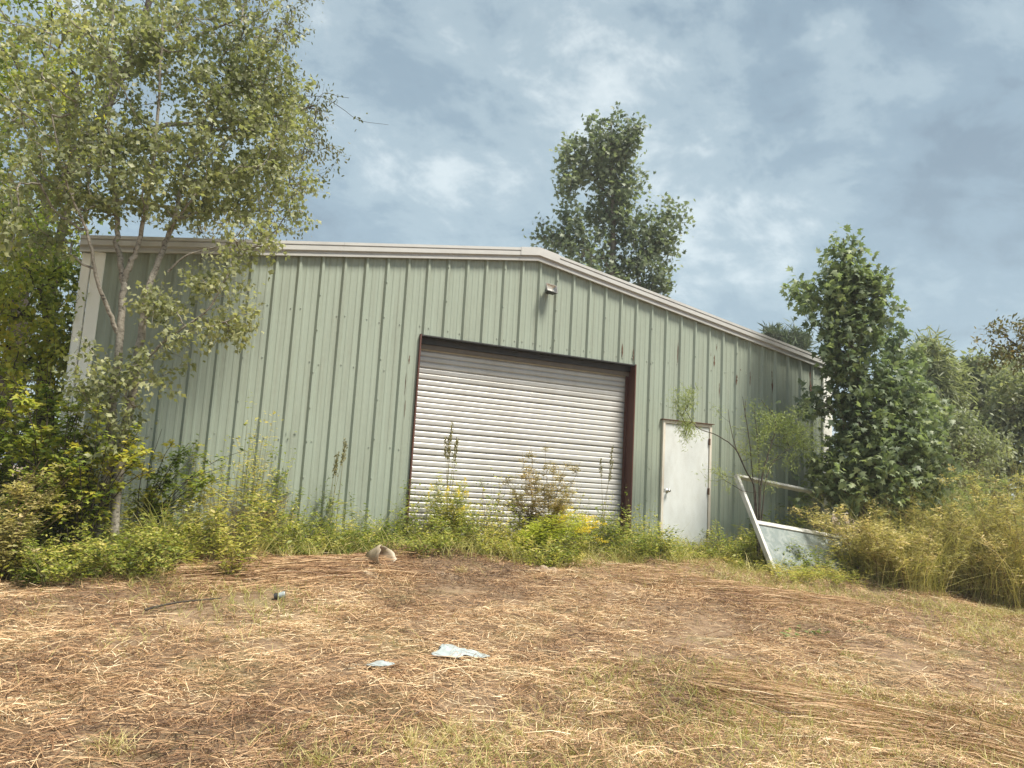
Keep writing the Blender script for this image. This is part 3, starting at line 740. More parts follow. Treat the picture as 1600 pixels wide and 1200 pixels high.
tree('sweetgum_tree', 'young leafy sweetgum with pointed top hiding the right corner of the building', bb,
     [([bb, at(1345, 700, D), at(1338, 600, D), at(1326, 500, D), at(1320, 430, D), at(1318, 370, D)], 0.075, 0.008)],
     blobs_at(D, [(1319, 388, 8, 22, 8), (1322, 425, 24, 22, 18), (1302, 440, 26, 24, 14), (1347, 440, 20, 24, 12), (1318, 470, 52, 30, 38), (1257, 450, 14, 14, 5), (1264, 470, 18, 18, 8), (1370, 460, 16, 24, 10), (1322, 520, 58, 36, 48), (1330, 575, 52, 36, 44), (1374, 505, 18, 18, 8), (1352, 640, 62, 44, 60), (1405, 620, 48, 44, 34), (1385, 700, 85, 50, 90), (1335, 700, 44, 44, 34), (1350, 755, 85, 36, 66), (1435, 690, 50, 50, 50), (1445, 750, 46, 34, 34), (1300, 770, 44, 26, 20), (1268, 632, 24, 14, 9), (1290, 735, 34, 36, 18), (1390, 785, 60, 28, 30)]),
     STAR, 0.13, 20, 0.3, M['gum'], M['bark_mid'], 32, 'sweetgum trees', clump=0.15, droop=0.75, up_bias=0.9, rise=0.8, tipdir=(0, 0, .55))
D = 15.5
bb = at(1420, 830, D); bb = g3(bb[0], bb[1], -0.1)
tree('sweetgum_tree', 'smaller sweetgum leaning out just right of the pointed one', bb, [([bb, at(1415, 700, D), at(1412, 600, D), at(1405, 530, D)], 0.06, 0.01)],
     blobs_at(D, [(1405, 525, 14, 14, 6), (1412, 560, 34, 34, 26), (1405, 610, 50, 46, 40), (1440, 650, 50, 50, 34), (1415, 700, 60, 50, 40)]),
     STAR, 0.14, 17, 0.22, M['gum'], M['bark_mid'], 33, 'sweetgum trees', clump=0.0, droop=0.75, up_bias=0.9)
D = 38
bb = at(1225, 800, D); bb = g3(bb[0], bb[1], -0.1)
tree('pine_tree', 'distant pine top showing above the right end of the roof', bb, [([bb, at(1228, 600, D), at(1230, 520, D)], 0.18, 0.03)],
     blobs_at(D, [(1230, 530, 14, 16, 16), (1212, 525, 12, 10, 10), (1250, 540, 16, 18, 14), (1230, 570, 36, 30, 30)]), SLIM, 0.5, 40, 0.35, M['pine'], M['bark_dark'], 34, droop=-0.3, clump=0.0)
for k, (D, L, T, ls, mat, lab) in enumerate([
        (24, [(1452, 560, 22, 26, 30), (1470, 600, 40, 40, 50), (1440, 640, 50, 50, 40)], SLIM, 0.38, 'far_leaf', 'narrow-leaved tree with spiky top between sweetgum and sky'),
        (27, [(1522, 585, 26, 26, 34), (1545, 620, 50, 45, 50), (1500, 660, 60, 50, 40)], DIAM, 0.26, 'far_leaf', 'round-topped hazy tree farther back near the right edge'),
        (22, [(1590, 620, 50, 50, 50), (1560, 700, 70, 60, 60), (1640, 650, 70, 90, 50)], DIAM, 0.2, 'far_leaf', 'dull green tree at the right edge below the dark branch'),
        (19, [(1490, 680, 40, 46, 40), (1530, 720, 60, 46, 50), (1470, 720, 40, 40, 30)], DIAM, 0.13, 'far_leaf', 'pale thin-leaved tree with bare grey stems behind the tall weeds'),
        (33, [(1500, 640, 70, 40, 40), (1600, 600, 70, 50, 40), (1420, 640, 60, 50, 30)], DIAM, 0.32, 'far_leaf', 'farthest tree closing the gap on the right horizon')]):
    c = at(L[-1][0], 820, D); bb = g3(c[0], c[1], -0.1)
    tree('broadleaf_tree', lab, bb, [([bb, at(L[-1][0], 720, D), at(L[1][0], L[1][1], D), at(L[0][0], L[0][1], D)], 0.09, 0.02)], blobs_at(D, [(a_, b_, c_, d_, int(n_ * 1.35)) for a_, b_, c_, d_, n_ in L] + [(L[-1][0], 740, 75, 55, 70), (L[0][0], 790, 80, 40, 40)]), T, ls, 36, 0.42, M[mat], M['bark_mid'], 50 + k, 'trees right of the building', clump=0.1, twig_r=0.006)
D = 13
bb = at(1720, 830, D); bb = g3(bb[0], bb[1], -0.1)
tree('overhanging_tree', 'dark reddish-leaved tree reaching in from the right edge against the sky', bb, [([bb, at(1715, 700, D), at(1700, 600, D), at(1670, 520, D), at(1640, 470, D)], 0.1, 0.02), ([at(1700, 600, D), at(1640, 560, D), at(1590, 540, D), at(1560, 515, D)], .03, .008)],
     blobs_at(D, [(1565, 520, 16, 16, 9), (1590, 550, 22, 24, 15), (1620, 525, 26, 34, 18), (1670, 480, 60, 70, 40), (1690, 580, 60, 60, 30), (1555, 550, 10, 14, 5)]), OVAL, 0.085, 26, 0.2, M['dark_leaf'], M['bark_dark'], 60, 'trees right of the building', clump=0.35, tone=lambda P: 0.2)
wv = empty('overhead_wire', at(1440, 647, 21), 'thin slack wire crossing in front of the far trees at right', 'wire')
wp = np.array([at(1440 + t * 420, 647 - 40 * t + 6 * math.sin(math.pi * t), 18 + 3 * t) for t in np.linspace(0, 1, 12)])
V, F = tubes([(wp, [.003] * 12)], 5); make('cable', V, F, M['black'], wv)

# ------------------------------------------------------------------ shrubs and weeds
def plant(name, label, base, rng_seed, n_stems, height, spread, T, lsize, n_leaves, mat, stem_mat=None, cat='weed', group=None, t0=0.15, sag=0.35, lean=(0, 0), stem_r=0.004, ax_out=1.0, ax_up=0.25, tone=0.45, flower=None, footprint=0.1, jit=0.03, sub=0):
    """arching stems from one foot with leaves up their length"""
    rng = np.random.default_rng(rng_seed)
    root = empty(name, base, label, cat, group) if label else None
    base = np.asarray(base, float)
    az = rng.uniform(0, 6.283, n_stems); d = np.stack([np.cos(az), np.sin(az), 0 * az], -1)
    foot = base + d * footprint * rng.uniform(0, 1, (n_stems, 1)); foot[:, 2] = gz(foot[:, 0], foot[:, 1]) - 0.02
    H = height * rng.uniform(0.6, 1.05, n_stems); S = spread * rng.uniform(0.25, 1.0, n_stems)
    ln = np.array([lean[0], lean[1], 0.0])
    def P(t): return foot[:, None] + (d * S[:, None])[:, None] * (t ** 1.6)[..., None] + ln * (t ** 1.8)[..., None] * height + np.array([0, 0, 1.0]) * (H[:, None] * (t - sag * (S[:, None] / max(.05, spread)) * t ** 2.6))[..., None]
    ts = np.tile(np.linspace(0, 1, 7), (n_stems, 1)); SP = P(ts) + rng.normal(size=(n_stems, 7, 3)) * 0.012 * (ts > 0)[..., None]
    paths = [(SP[i], np.linspace(stem_r, stem_r * .4, 7)) for i in range(n_stems)]
    t = rng.uniform(t0, 1.02, (n_stems, n_leaves)); Q = P(t)
    if sub:                                    # side shoots: push leaves off the stem in bunches
        b = rng.integers(0, sub, (n_stems, n_leaves)); ba = rng.uniform(0, 6.28, (n_stems, sub)); bt = rng.uniform(t0, 1, (n_stems, sub)); bl = rng.uniform(.3, 1, (n_stems, sub)) * spread * 0.55
        ii = np.arange(n_stems)[:, None]; u = rng.uniform(0, 1, (n_stems, n_leaves)); t = bt[ii, b] * 0.97
        Q = P(t) + np.stack([np.cos(ba[ii, b]), np.sin(ba[ii, b]), 0.55 + 0 * u], -1) * (u * bl[ii, b] * (1.15 - t))[..., None]
        for i in range(n_stems):
            for s in range(sub):
                tt = np.array([[bt[i, s] * 0.97]]); p0 = foot[i] + d[i] * S[i] * tt[0, 0] ** 1.6 + ln * tt[0, 0] ** 1.8 * height + np.array([0, 0, H[i] * (tt[0, 0] - sag * S[i] / max(.05, spread) * tt[0, 0] ** 2.6)])
                p1 = p0 + np.array([math.cos(ba[i, s]), math.sin(ba[i, s]), .55]) * bl[i, s] * (1.15 - tt[0, 0])
                paths.append((np.array([p0, (p0 + p1) / 2 + (0, 0, .01), p1]), [stem_r * .5, stem_r * .4, stem_r * .25]))
    Q = Q + rng.normal(size=Q.shape) * jit
    az2 = rng.uniform(0, 6.283, t.shape); ax = np.stack([np.cos(az2) * ax_out, np.sin(az2) * ax_out, ax_up + 0.25 * rng.normal(size=t.shape)], -1)
    up = rng.normal(size=Q.shape) * 0.4 + (0, 0, 1)
    V, F, k = cards(rng, T, Q.reshape(-1, 3), ax.reshape(-1, 3), up.reshape(-1, 3), (lsize * rng.uniform(.55, 1.1, t.shape) * (1.1 - 0.35 * t)).ravel())
    tn = np.clip(tone + 0.22 * rng.normal(size=(n_stems, 1)) + 0.2 * rng.normal(size=t.shape), 0, 1)
    SV, SF = tubes([(p[::2], r_[::2]) for p, r_ in paths] if root is None else paths, 3 if root is None else 4)
    if root is None: return (V, F, np.repeat(tn.ravel(), k)), (SV, SF), SP
    tag(make('stems', SV, SF, stem_mat or M['stem_green'], root), kind='stuff'); tag(make('leaves', V, F, mat, root, False, np.repeat(tn.ravel(), k)), kind='stuff')
    if flower: flower(root, SP, rng)
    return root
def plumes(frac, length, mat, dirv=(0.3, 0, 1), n=110, size=0.02, w=0.03, key='flower_plume'):
    def f(root, SP, rng):
        for i in range(len(SP)):
            if rng.random() > frac: continue
            tip = SP[i][-1]; d = unit(np.asarray(dirv, float) + rng.normal(size=3) * .25 + unit(SP[i][-1] - SP[i][-2]))
            t = rng.uniform(0, 1, n); Q = tip + d * (t * length)[:, None] + rng.normal(size=(n, 3)) * (w * (1.1 - t))[:, None]
            V, F, k = cards(rng, DIAM, Q, rng.normal(size=(n, 3)) + d, rng.normal(size=(n, 3)), size * rng.uniform(.6, 1.2, n))
            tag(make(key, V, F, mat, root, tint=np.repeat(rng.uniform(0, 1, n), k)), kind='stuff')
    return f
def ht(px, py, y): return float(aty(px, py, y)[2] - gz(aty(px, py, y)[0], y))
def foot(px, py, y):
    p = aty(px, py, y); return np.array([p[0], y, float(gz(p[0], y))])

# left: shrubs under the trees
LG = 'shrubs under the left trees'
plant('maple_shrub', 'yellow-green maple sapling thicket at the left edge below the dark trunk', foot(70, 800, -.9), 101, 30, ht(70, 535, -.9), .85, LOBE3, .11, 120, M['maple_yellow'], M['bark_dark'], 'shrub', LG, sub=5, t0=.2, stem_r=.008, ax_up=-.1)
plant('maple_shrub', 'green maple sapling spreading in front of the white corner trim', foot(130, 800, -1.5), 102, 22, ht(130, 590, -1.5), .65, LOBE3, .09, 80, M['maple_yellow'], M['bark_dark'], 'shrub', LG, sub=5, t0=.3, stem_r=.007, ax_up=-.1, tone=.55)
plant('maple_shrub', 'leafy sapling touching the green wall right of the pale trunks', foot(225, 800, -.75), 103, 22, ht(250, 640, -.75), .7, LOBE3, .085, 80, M['maple_yellow'], M['bark_dark'], 'shrub', LG, sub=4, t0=.35, stem_r=.006, lean=(.25, 0), ax_up=-.1, tone=.4)
plant('maple_shrub', 'dark green shrub filling the lower left corner beside the weeds', foot(-40, 800, -.6), 104, 26, ht(0, 520, -.6), .9, LOBE3, .1, 100, M['maple_yellow'], M['bark_dark'], 'shrub', LG, sub=5, t0=.1, stem_r=.009, tone=.3, ax_up=-.1)
plant('maple_shrub', 'bright yellow-green sapling hiding the foot of the white corner trim', foot(105, 800, -1.15), 107, 22, ht(110, 575, -1.15), .6, LOBE3, .1, 90, M['maple_yellow'], M['bark_dark'], 'shrub', LG, sub=5, t0=.2, stem_r=.007, ax_up=-.1, tone=.6)
plant('feathery_weed', 'ochre feathery weed leaning in at the left edge', foot(10, 850, -1.9), 105, 22, ht(20, 690, -1.9), .5, FEATH, .09, 110, M['fennel'], M['stem_brown'], 'weed', LG, sub=5, lean=(.25, 0), tone=.4)
plant('wall_vine', 'thin vine climbing the green wall above the left weeds', foot(285, 800, -.12), 106, 3, ht(318, 610, -.12), .1, LOBE3, .07, 46, M['maple_yellow'], M['stem_brown'], 'vine', None, t0=.72, lean=(.02, 0), footprint=.05, ax_up=-.2)
for k, (px, py, y, s) in enumerate([(20, 870, -2.0, .55), (110, 870, -2.1, .5), (200, 870, -2.0, .55), (60, 840, -1.6, .6), (165, 840, -1.7, .6), (235, 840, -1.6, .5), (280, 840, -1.2, .5)]):
    plant('leafy_weed', ['low leafy weed clump at the left picture edge by the straw', 'low weed clump below the yellow sapling thicket', 'low weed clump in front of the pale tree trunks', 'second weed clump back from the straw at left', 'bushy weed clump at the foot of the pale trunks', 'weed clump right of the pale trunk foot', 'weed clump below the wall vine'][k], foot(px, py, y), 120 + k, 22, s, .42, OVAL, .06, 46, M['weed'], None, 'weed', 'leafy weeds at the left', sub=3, tone=.5, footprint=.3)
# bladed grass clump with dry leaves
def grass_clump(name, label, base, seed, n, h, spread, w, mat, tone, cat='grass clump', group=None, heads=0, head_h=0.0, headmat=None, foot_r=.08, droop=.5):
    rng = np.random.default_rng(seed); root = empty(name, base, label, cat, group)
    az = rng.uniform(0, 6.283, n); d = unit(np.stack([np.cos(az) * spread, np.sin(az) * spread, np.ones(n)], -1) * (1, 1, 1) + rng.normal(size=(n, 3)) * .08)
    b_ = np.asarray(base) + rng.normal(size=(n, 3)) * foot_r * (1, 1, 0); b_[:, 2] = gz(b_[:, 0], b_[:, 1]) - .01
    out = np.stack([np.cos(az) * .25, np.sin(az) * .25, -rng.uniform(.1, droop, n)], -1)
    V, F, k = ribbons(rng, b_, d, h * rng.uniform(.5, 1.05, n), np.full(n, w), out, 5, taper=.1)
    tag(make('blades', V, F, mat, root, tint=np.repeat(np.clip(tone + .2 * rng.normal(size=n), 0, 1), k)), kind='stuff')
    for i in range(heads):
        a = rng.uniform(0, 6.28); lean = rng.uniform(.03, .12); top = np.asarray(base) + (math.cos(a) * lean * head_h * .8 + .05, math.sin(a) * .05, head_h * rng.uniform(.82, 1.0))
        bb = np.asarray(base) + rng.normal(size=3) * (foot_r, foot_r * .5, 0); mid = (bb + top) / 2 + (0, 0, .05)
        P = smooth_path([bb, mid, top], 4); V, F = tubes([(P, np.linspace(.004, .002, len(P)))], 4); st = make('stalk', V, F, M['stem_green'], root)
        m_ = 90; t = rng.uniform(0, 1, m_); dd = unit(top - mid); Q = top + dd * ((t - .75) * .3)[:, None] + rng.normal(size=(m_, 3)) * .010
        V, F, k = cards(rng, DIAM, Q, dd + rng.normal(size=(m_, 3)) * .35, rng.normal(size=(m_, 3)), .032 * rng.uniform(.6, 1.2, m_)); tag(make('seed_head', V, F, headmat or M['seed'], st, tint=np.repeat(rng.uniform(0, 1, m_), k)), kind='stuff')
    return root
grass_clump('grass_clump', 'tall bladed grass clump with curled dry leaves against the green wall', foot(258, 840, -1.1), 131, 90, 1.05, .28, .012, M['grass'], .35, droop=.9)
grass_clump('grass_clump', 'three tall seed-headed grass stalks against the green wall left of the door', foot(520, 820, -.35), 132, 60, .5, .4, .008, M['grass'], .3, heads=4, head_h=ht(545, 695, -.35))
grass_clump('grass_clump', 'tallest seed-headed grass in front of the left part of the rolling door', foot(694, 820, -.4), 133, 50, .5, .4, .008, M['grass'], .3, heads=6, head_h=ht(694, 660, -.4))
grass_clump('grass_clump', 'thin seed-headed grass near the right jamb of the rolling door', foot(940, 830, -.4), 134, 40, .45, .4, .008, M['grass'], .3, heads=3, head_h=ht(942, 700, -.4))
# weeds in front of the rolling door
DG = 'weeds in front of the rolling door'
plant('goldenrod', 'upright goldenrod with orange-yellow plumes before the rolling door', foot(705, 835, -.55), 141, 14, ht(705, 725, -.55), .3, SLIM, .12, 110, M['weed'], None, 'goldenrod', DG, sub=0, tone=.45, flower=plumes(.75, .09, M['gold'], n=80, size=.018, w=.022), footprint=.18)
plant('goldenrod', 'bright yellow-green goldenrod arching to the right over the straw', foot(815, 850, -.95), 142, 26, ht(850, 785, -.95), .36, SLIM, .12, 150, M['goldleaf'], None, 'goldenrod', DG, tone=.6, lean=(.75, -.1), sag=.3, flower=plumes(.8, .24, M['gold'], dirv=(1.2, 0, -.1), n=110, size=.02, w=.025), footprint=.15)
plant('dog_fennel', 'brownish feathery bush against the middle of the rolling door', foot(850, 840, -.6), 143, 26, ht(850, 680, -.6), .6, FEATH, .075, 300, M['fennel_brown'], M['stem_brown'], 'bush', DG, sub=8, t0=.2, tone=.55, footprint=.25)
plant('thin_weed', 'spindly open weed with few leaves before the rolling door centre', foot(762, 835, -.5), 144, 5, ht(762, 690, -.5), .25, OVAL, .06, 44, M['weed'], M['stem_brown'], 'weed', DG, sub=3, tone=.2, footprint=.08)
plant('leafy_weed', 'dark leafy weed at the foot of the upright goldenrod', foot(740, 840, -.65), 145, 22, ht(740, 760, -.65), .3, OVAL, .055, 40, M['weed'], None, 'weed', DG, sub=3, tone=.2, footprint=.22)
plant('leafy_weed', 'pale green leafy weed at the right foot of the rolling door', foot(930, 840, -.55), 146, 22, ht(930, 775, -.55), .35, SLIM, .07, 50, M['weed'], None, 'weed', DG, sub=3, tone=.6, footprint=.25)
plant('leafy_weed', 'leafy weed at the left foot of the rolling door', foot(655, 830, -.45), 147, 18, ht(655, 780, -.45), .3, OVAL, .055, 40, M['weed'], None, 'weed', DG, sub=3, tone=.5, footprint=.2)
plant('dead_weed', 'leafless reddish-brown dead weed tangle against the green wall', foot(375, 840, -.45), 148, 34, ht(375, 735, -.45), .65, SLIM, .05, 16, M['fennel_brown'], M['stem_brown'], 'weed', None, sub=4, tone=.6, footprint=.25, stem_r=.004)
# right: sapling with feathery leaves, beside the entry door
yb = -.78
sb = foot(1185, 840, yb)
tree('feathery_sapling', 'slender bare-stemmed sapling with pale feathery leaves right of the white door', sb,
     [([sb + (.02, 0, 0), aty(1187, 780, yb), aty(1192, 740, yb), aty(1200, 710, yb), aty(1212, 660, yb), aty(1190, 625, yb)], .022, .004), ([sb, aty(1180, 770, yb), aty(1165, 735, yb), aty(1148, 700, yb), aty(1120, 680, yb), aty(1090, 668, yb), aty(1070, 640, yb)], .016, .004), ([sb, aty(1178, 770, yb), aty(1172, 700, yb), aty(1165, 650, yb), aty(1160, 620, yb)], .012, .003),
      ([sb, aty(1195, 760, yb), aty(1210, 720, yb), aty(1235, 700, yb), aty(1255, 680, yb)], .013, .003), ([sb, aty(1186, 740, yb), aty(1184, 690, yb), aty(1178, 640, yb)], .01, .003), ([aty(1165, 735, yb), aty(1150, 700, yb), aty(1140, 660, yb), aty(1138, 640, yb)], .008, .003)],
     [(aty(px, py, yb), (rx / 95, .3, rz / 95), n) for px, py, rx, rz, n in [(1082, 635, 24, 26, 20), (1092, 668, 26, 14, 14), (1142, 640, 14, 22, 12), (1115, 655, 16, 10, 8), (1235, 675, 38, 30, 40), (1200, 660, 44, 28, 36), (1255, 700, 26, 24, 16), (1180, 740, 20, 30, 8), (1130, 745, 14, 12, 6), (1170, 690, 30, 25, 12), (1215, 720, 20, 20, 8)]],
     SLIM, .07, 42, .18, M['feather'], M['bark_dark'], 150, None, clump=-.5, cat='sapling', twig_r=.0022, limb_max=.008)
plant('leafy_weed', 'green leafy weed between the white door and the fallen frame', foot(1145, 860, -.8), 151, 26, ht(1145, 800, -.8), .4, OVAL, .06, 50, M['weed'], None, 'weed', 'weeds by the white door', sub=3, tone=.35, footprint=.25)
plant('leafy_weed', 'low leafy weed along the foot of the white door', foot(1085, 860, -.5), 152, 14, ht(1085, 825, -.5), .4, OVAL, .055, 30, M['weed'], None, 'weed', 'weeds by the white door', sub=3, tone=.45, footprint=.35)
plant('leafy_weed', 'pale yellowing weed in front of the fallen frame foot', foot(1235, 905, -1.95), 154, 22, .3, .4, SLIM, .09, 40, M['weed'], None, 'weed', 'weeds by the white door', sub=2, tone=.7, footprint=.35)
plant('leafy_weed', 'yellow-green weed right of the frame foot, nearest the tall weeds', foot(1300, 905, -2.0), 155, 22, .28, .45, SLIM, .09, 40, M['weed'], None, 'weed', 'weeds by the white door', sub=2, tone=.75, footprint=.4)
plant('leafy_weed', 'dark weed growing behind the fallen frame against the wall', foot(1215, 830, -.3), 153, 26, ht(1215, 770, -.3), .45, OVAL, .07, 50, M['weed'], None, 'weed', 'weeds by the white door', sub=3, tone=.25, footprint=.35)

# ------------------------------------------------------------------ fallen window frame leaning on the wall
TL, BL = aty(1148, 742, -.45), aty(1213, 908, -1.62)
upv = Vector(TL - BL); Hh = upv.length; upv.normalize()
rt = Vector((1, 0.02, -0.03)); rt = (rt - rt.dot(upv) * upv).normalized(); nn = rt.cross(upv)
FM = Matrix(((rt.x, -nn.x, upv.x, BL[0]), (rt.y, -nn.y, upv.y, BL[1]), (rt.z, -nn.z, upv.z, BL[2]), (0, 0, 0, 1)))
wf = empty('window_frame', BL, 'discarded white metal window frame leaning with its greenish lower pane in the weeds', 'window frame')
Wd = 2.1
zm = Hh * 0.5
MB().bbox((0, -.04, 0), (.055, .04, Hh), FM).build('stile', M['alu'], wf)
MB().bbox((Wd - .055, -.04, 0), (Wd, .04, Hh), FM).build('stile', M['alu'], wf)
MB().bbox((.0555, -.04, Hh - .05), (Wd - .0555, .04, Hh), FM).build('top_rail', M['alu'], wf)
MB().bbox((.0555, -.045, zm), (Wd - .0555, -.006, zm + .05), FM).build('middle_rail', M['alu'], wf)
MB().bbox((.0555, .0, zm + .075), (Wd - .0555, .036, zm + .11), FM).build('middle_rail', M['alu'], wf)
MB().bbox((.0555, -.04, 0), (Wd - .0555, .04, .06), FM).build('bottom_rail', M['alu'], wf)
mt, nt, b = new_mat('dirty_lower_glass')
f = nz(nt, 7, 6, .65, dist=1.0); g = nz(nt, 1.2, 4, .5)
nt.links.new(mixn(nt, rampn(nt, f, [(.45, (0, 0, 0)), (.72, (.8, .8, .8))]), (0.2, 0.235, 0.235), (0.37, 0.39, 0.38)), b.inputs['Base Color'])
b.inputs['Roughness'].default_value = 0.18; b.inputs['Alpha'].default_value = 0.93
MB().box((.0555, -.02, .0605), (Wd - .0555, -.014, zm - .0005), FM).build('lower_pane', mt, wf)
# ------------------------------------------------------------------ weed bushes on the right
RG = 'tall weeds at the right'
def arching(h, s, c):
    def f(root, SP, rng):
        n = 420; az = rng.uniform(0, 6.283, n); rr_ = s * .85 * np.sqrt(rng.uniform(0, 1, n)); b_ = np.stack([c[0] + np.cos(az) * rr_, c[1] + np.sin(az) * rr_, 0 * az], -1); b_[:, 2] = gz(b_[:, 0], b_[:, 1])
        d = unit(rng.normal(size=(n, 3)) * .3 + (-.12, -.15, 1)); L = h * rng.uniform(.45, 1.1, n)
        V, F, k = ribbons(rng, b_, d, L, rng.uniform(.004, .008, n), np.stack([rng.normal(size=n) * .3 - .1, rng.normal(size=n) * .3 - .1, -rng.uniform(.1, .45, n)], -1), 5, taper=.15)
        tag(make('blades', V, F, M['grass'], root, tint=np.repeat(np.clip(.45 + .25 * rng.normal(size=n), 0, 1), k)), kind='stuff')
    return f
for k, (px, top, D, s, mt_, tn, lab) in enumerate([
        (1345, 770, 12.6, .7, 'fennel', .45, 'feathery yellow-green weed in front of the pointed sweetgum'),
        (1410, 785, 12.0, .75, 'fennel', .5, 'rounded straw-green weed right of the leaning frame'),
        (1460, 735, 13.2, .85, 'fennel', .4, 'tall feathery weed below the smaller sweetgum'),
        (1530, 725, 12.8, .9, 'fennel', .55, 'tall straw-coloured weed second from the right edge'),
        (1600, 715, 12.4, .9, 'fennel', .6, 'tall yellowing weed at the right edge'),
        (1490, 700, 15.5, 1.1, 'feather', .3, 'greenish tall weed behind the straw-coloured ones'),
        (1575, 680, 15.2, 1.2, 'feather', .35, 'tallest green weed at the right edge in front of the trees'),
        (1420, 720, 14.6, 1.0, 'feather', .2, 'green weed between the two nearer sweetgums'),
        (1680, 700, 13.2, 1.1, 'fennel', .5, 'large weed just past the right edge')]):
    c = at(px, 850, D); bb = g3(c[0], c[1], 0); h = (at(px, top, D)[2] - bb[2]) * 1.15
    plant('tall_weed', lab, bb, 200 + k, 46, h, s, FEATH, .1, 140, M[mt_], M['stem_brown'], 'weed', RG, sub=6, t0=.1, tone=tn, footprint=s * .8, sag=.45, lean=(-.1, 0), flower=arching(h, s, bb))
for k, (px, py, h, lean) in enumerate([(1590, 925, .85, (-.5, -.2)), (1530, 915, .6, (-.45, -.2)), (1450, 900, .5, (-.3, 0)), (1350, 890, .5, (.2, -.1)), (1290, 900, .3, (.3, 0))]):
    g = ground(px, py)
    rng = np.random.default_rng(230 + k); n = 420; root = empty('dry_grass_clump', g, ['long dry grass swept left at the right edge', 'dry brown grass below the tall straw-coloured weed', 'dry grass tuft at the foot of the tall feathery weed', 'dry grass below the rounded weed', 'dry grass over the lower pane of the fallen frame'][k], 'grass clump', 'dry grass at the right')
    b_ = g + rng.normal(size=(n, 3)) * (.32, .2, 0); b_[:, 2] = gz(b_[:, 0], b_[:, 1])
    d = unit(rng.normal(size=(n, 3)) * .35 + (lean[0], lean[1], 1.0)); dr = np.stack([np.full(n, lean[0] * .6), np.full(n, lean[1] * .5), -rng.uniform(.15, .6, n)], -1)
    V, F, kk = ribbons(rng, b_, d, h * rng.uniform(.5, 1.1, n), np.full(n, .005), dr, 5)
    tag(make('blades', V, F, M['straw'], root, tint=np.repeat(np.clip(.62 + .16 * rng.normal(size=n), 0, 1), kk)), kind='stuff')

# ------------------------------------------------------------------ uncountable ground cover
def weeds_strip():
    rng = np.random.default_rng(300); LV, LF, LT, SVs, SFs, o, so = [], [], [], [], [], 0, 0
    spots = []
    for x in np.arange(-5.2, 7.6, .075):
        for _ in range(3):
            u = rng.uniform(0, 1) ** 1.25; y = -.12 - 1.35 * u - (0.55 if x < -2.2 else 0); hh = rng.uniform(.3, 1.2) * (1 - .65 * u)
            hh *= 1 + .3 * math.sin(x * 2.3) + .2 * math.sin(x * 5.1 + 1)
            if 3.7 < x < 5.3: hh *= .55; y = max(y, -.85)
            if x > 5.4: y -= .3
            if x < -1.8: hh *= 1.3
            if -3 < x < 3.5: hh *= 1.35
            spots.append((x + rng.normal() * .07, y + .1 * math.sin(x * 3.3), hh))
    for i, (x, y, hh) in enumerate(spots):
        T = [OVAL, SLIM, DIAM, DIAM][i % 4]
        (V, F, t), (SV, SF), _ = plant('w', None, (x, y, float(gz(x, y))), 1000 + i, 6, hh, .2, T, (.08, .115, .06, .075)[i % 4], 20, None, tone=.55 + .22 * math.sin(x * 1.7) + rng.normal() * .16, footprint=.1, jit=.02, sag=.5, stem_r=.0025)
        LV.append(V); LF.append(F + o); LT.append(t); o += len(V); SVs.append(SV); SFs.append(SF + so); so += len(SV)
    root = empty('weeds', (1.5, -.6, 0)); tag(root, 'band of mixed green weeds along the foot of the building', 'weeds', kind='stuff')
    make('leaves', np.concatenate(LV), np.concatenate(LF), M['weed'], root, tint=np.concatenate(LT))
    make('stems', np.concatenate(SVs), np.concatenate(SFs), M['stem_green'], root)
    n = 9000; x = rng.uniform(-5.5, 7.8, n); y = -.1 - 1.5 * rng.uniform(0, 1, n) - .5 * (x < -2.2); tf = np.round(np.stack([x, y], -1) * 3.2) / 3.2; x = tf[:, 0] + (x - tf[:, 0]) * .5; y = tf[:, 1] + (y - tf[:, 1]) * .5
    keep = ~((x > 3.7) & (x < 5.3) & (rng.uniform(0, 1, n) < .6)); x, y = x[keep], y[keep]; n = len(x)
    az = rng.uniform(0, 6.28, n); tl = rng.uniform(.1, .7, n); d = unit(np.stack([np.cos(az) * tl, np.sin(az) * tl, np.ones(n)], -1))
    L = rng.uniform(.25, .8, n) * np.clip(1.1 + y * .35, .4, 1)
    V, F, k = ribbons(rng, np.stack([x, y, gz(x, y)], -1), d, L, rng.uniform(.004, .008, n), np.stack([np.cos(az) * .3, np.sin(az) * .3, -rng.uniform(.1, .6, n)], -1), 4, taper=.1)
    make('blades', V, F, M['grass'], root, tint=np.repeat(np.clip(.35 + .3 * rng.normal(size=n), 0, 1), k))
weeds_strip()

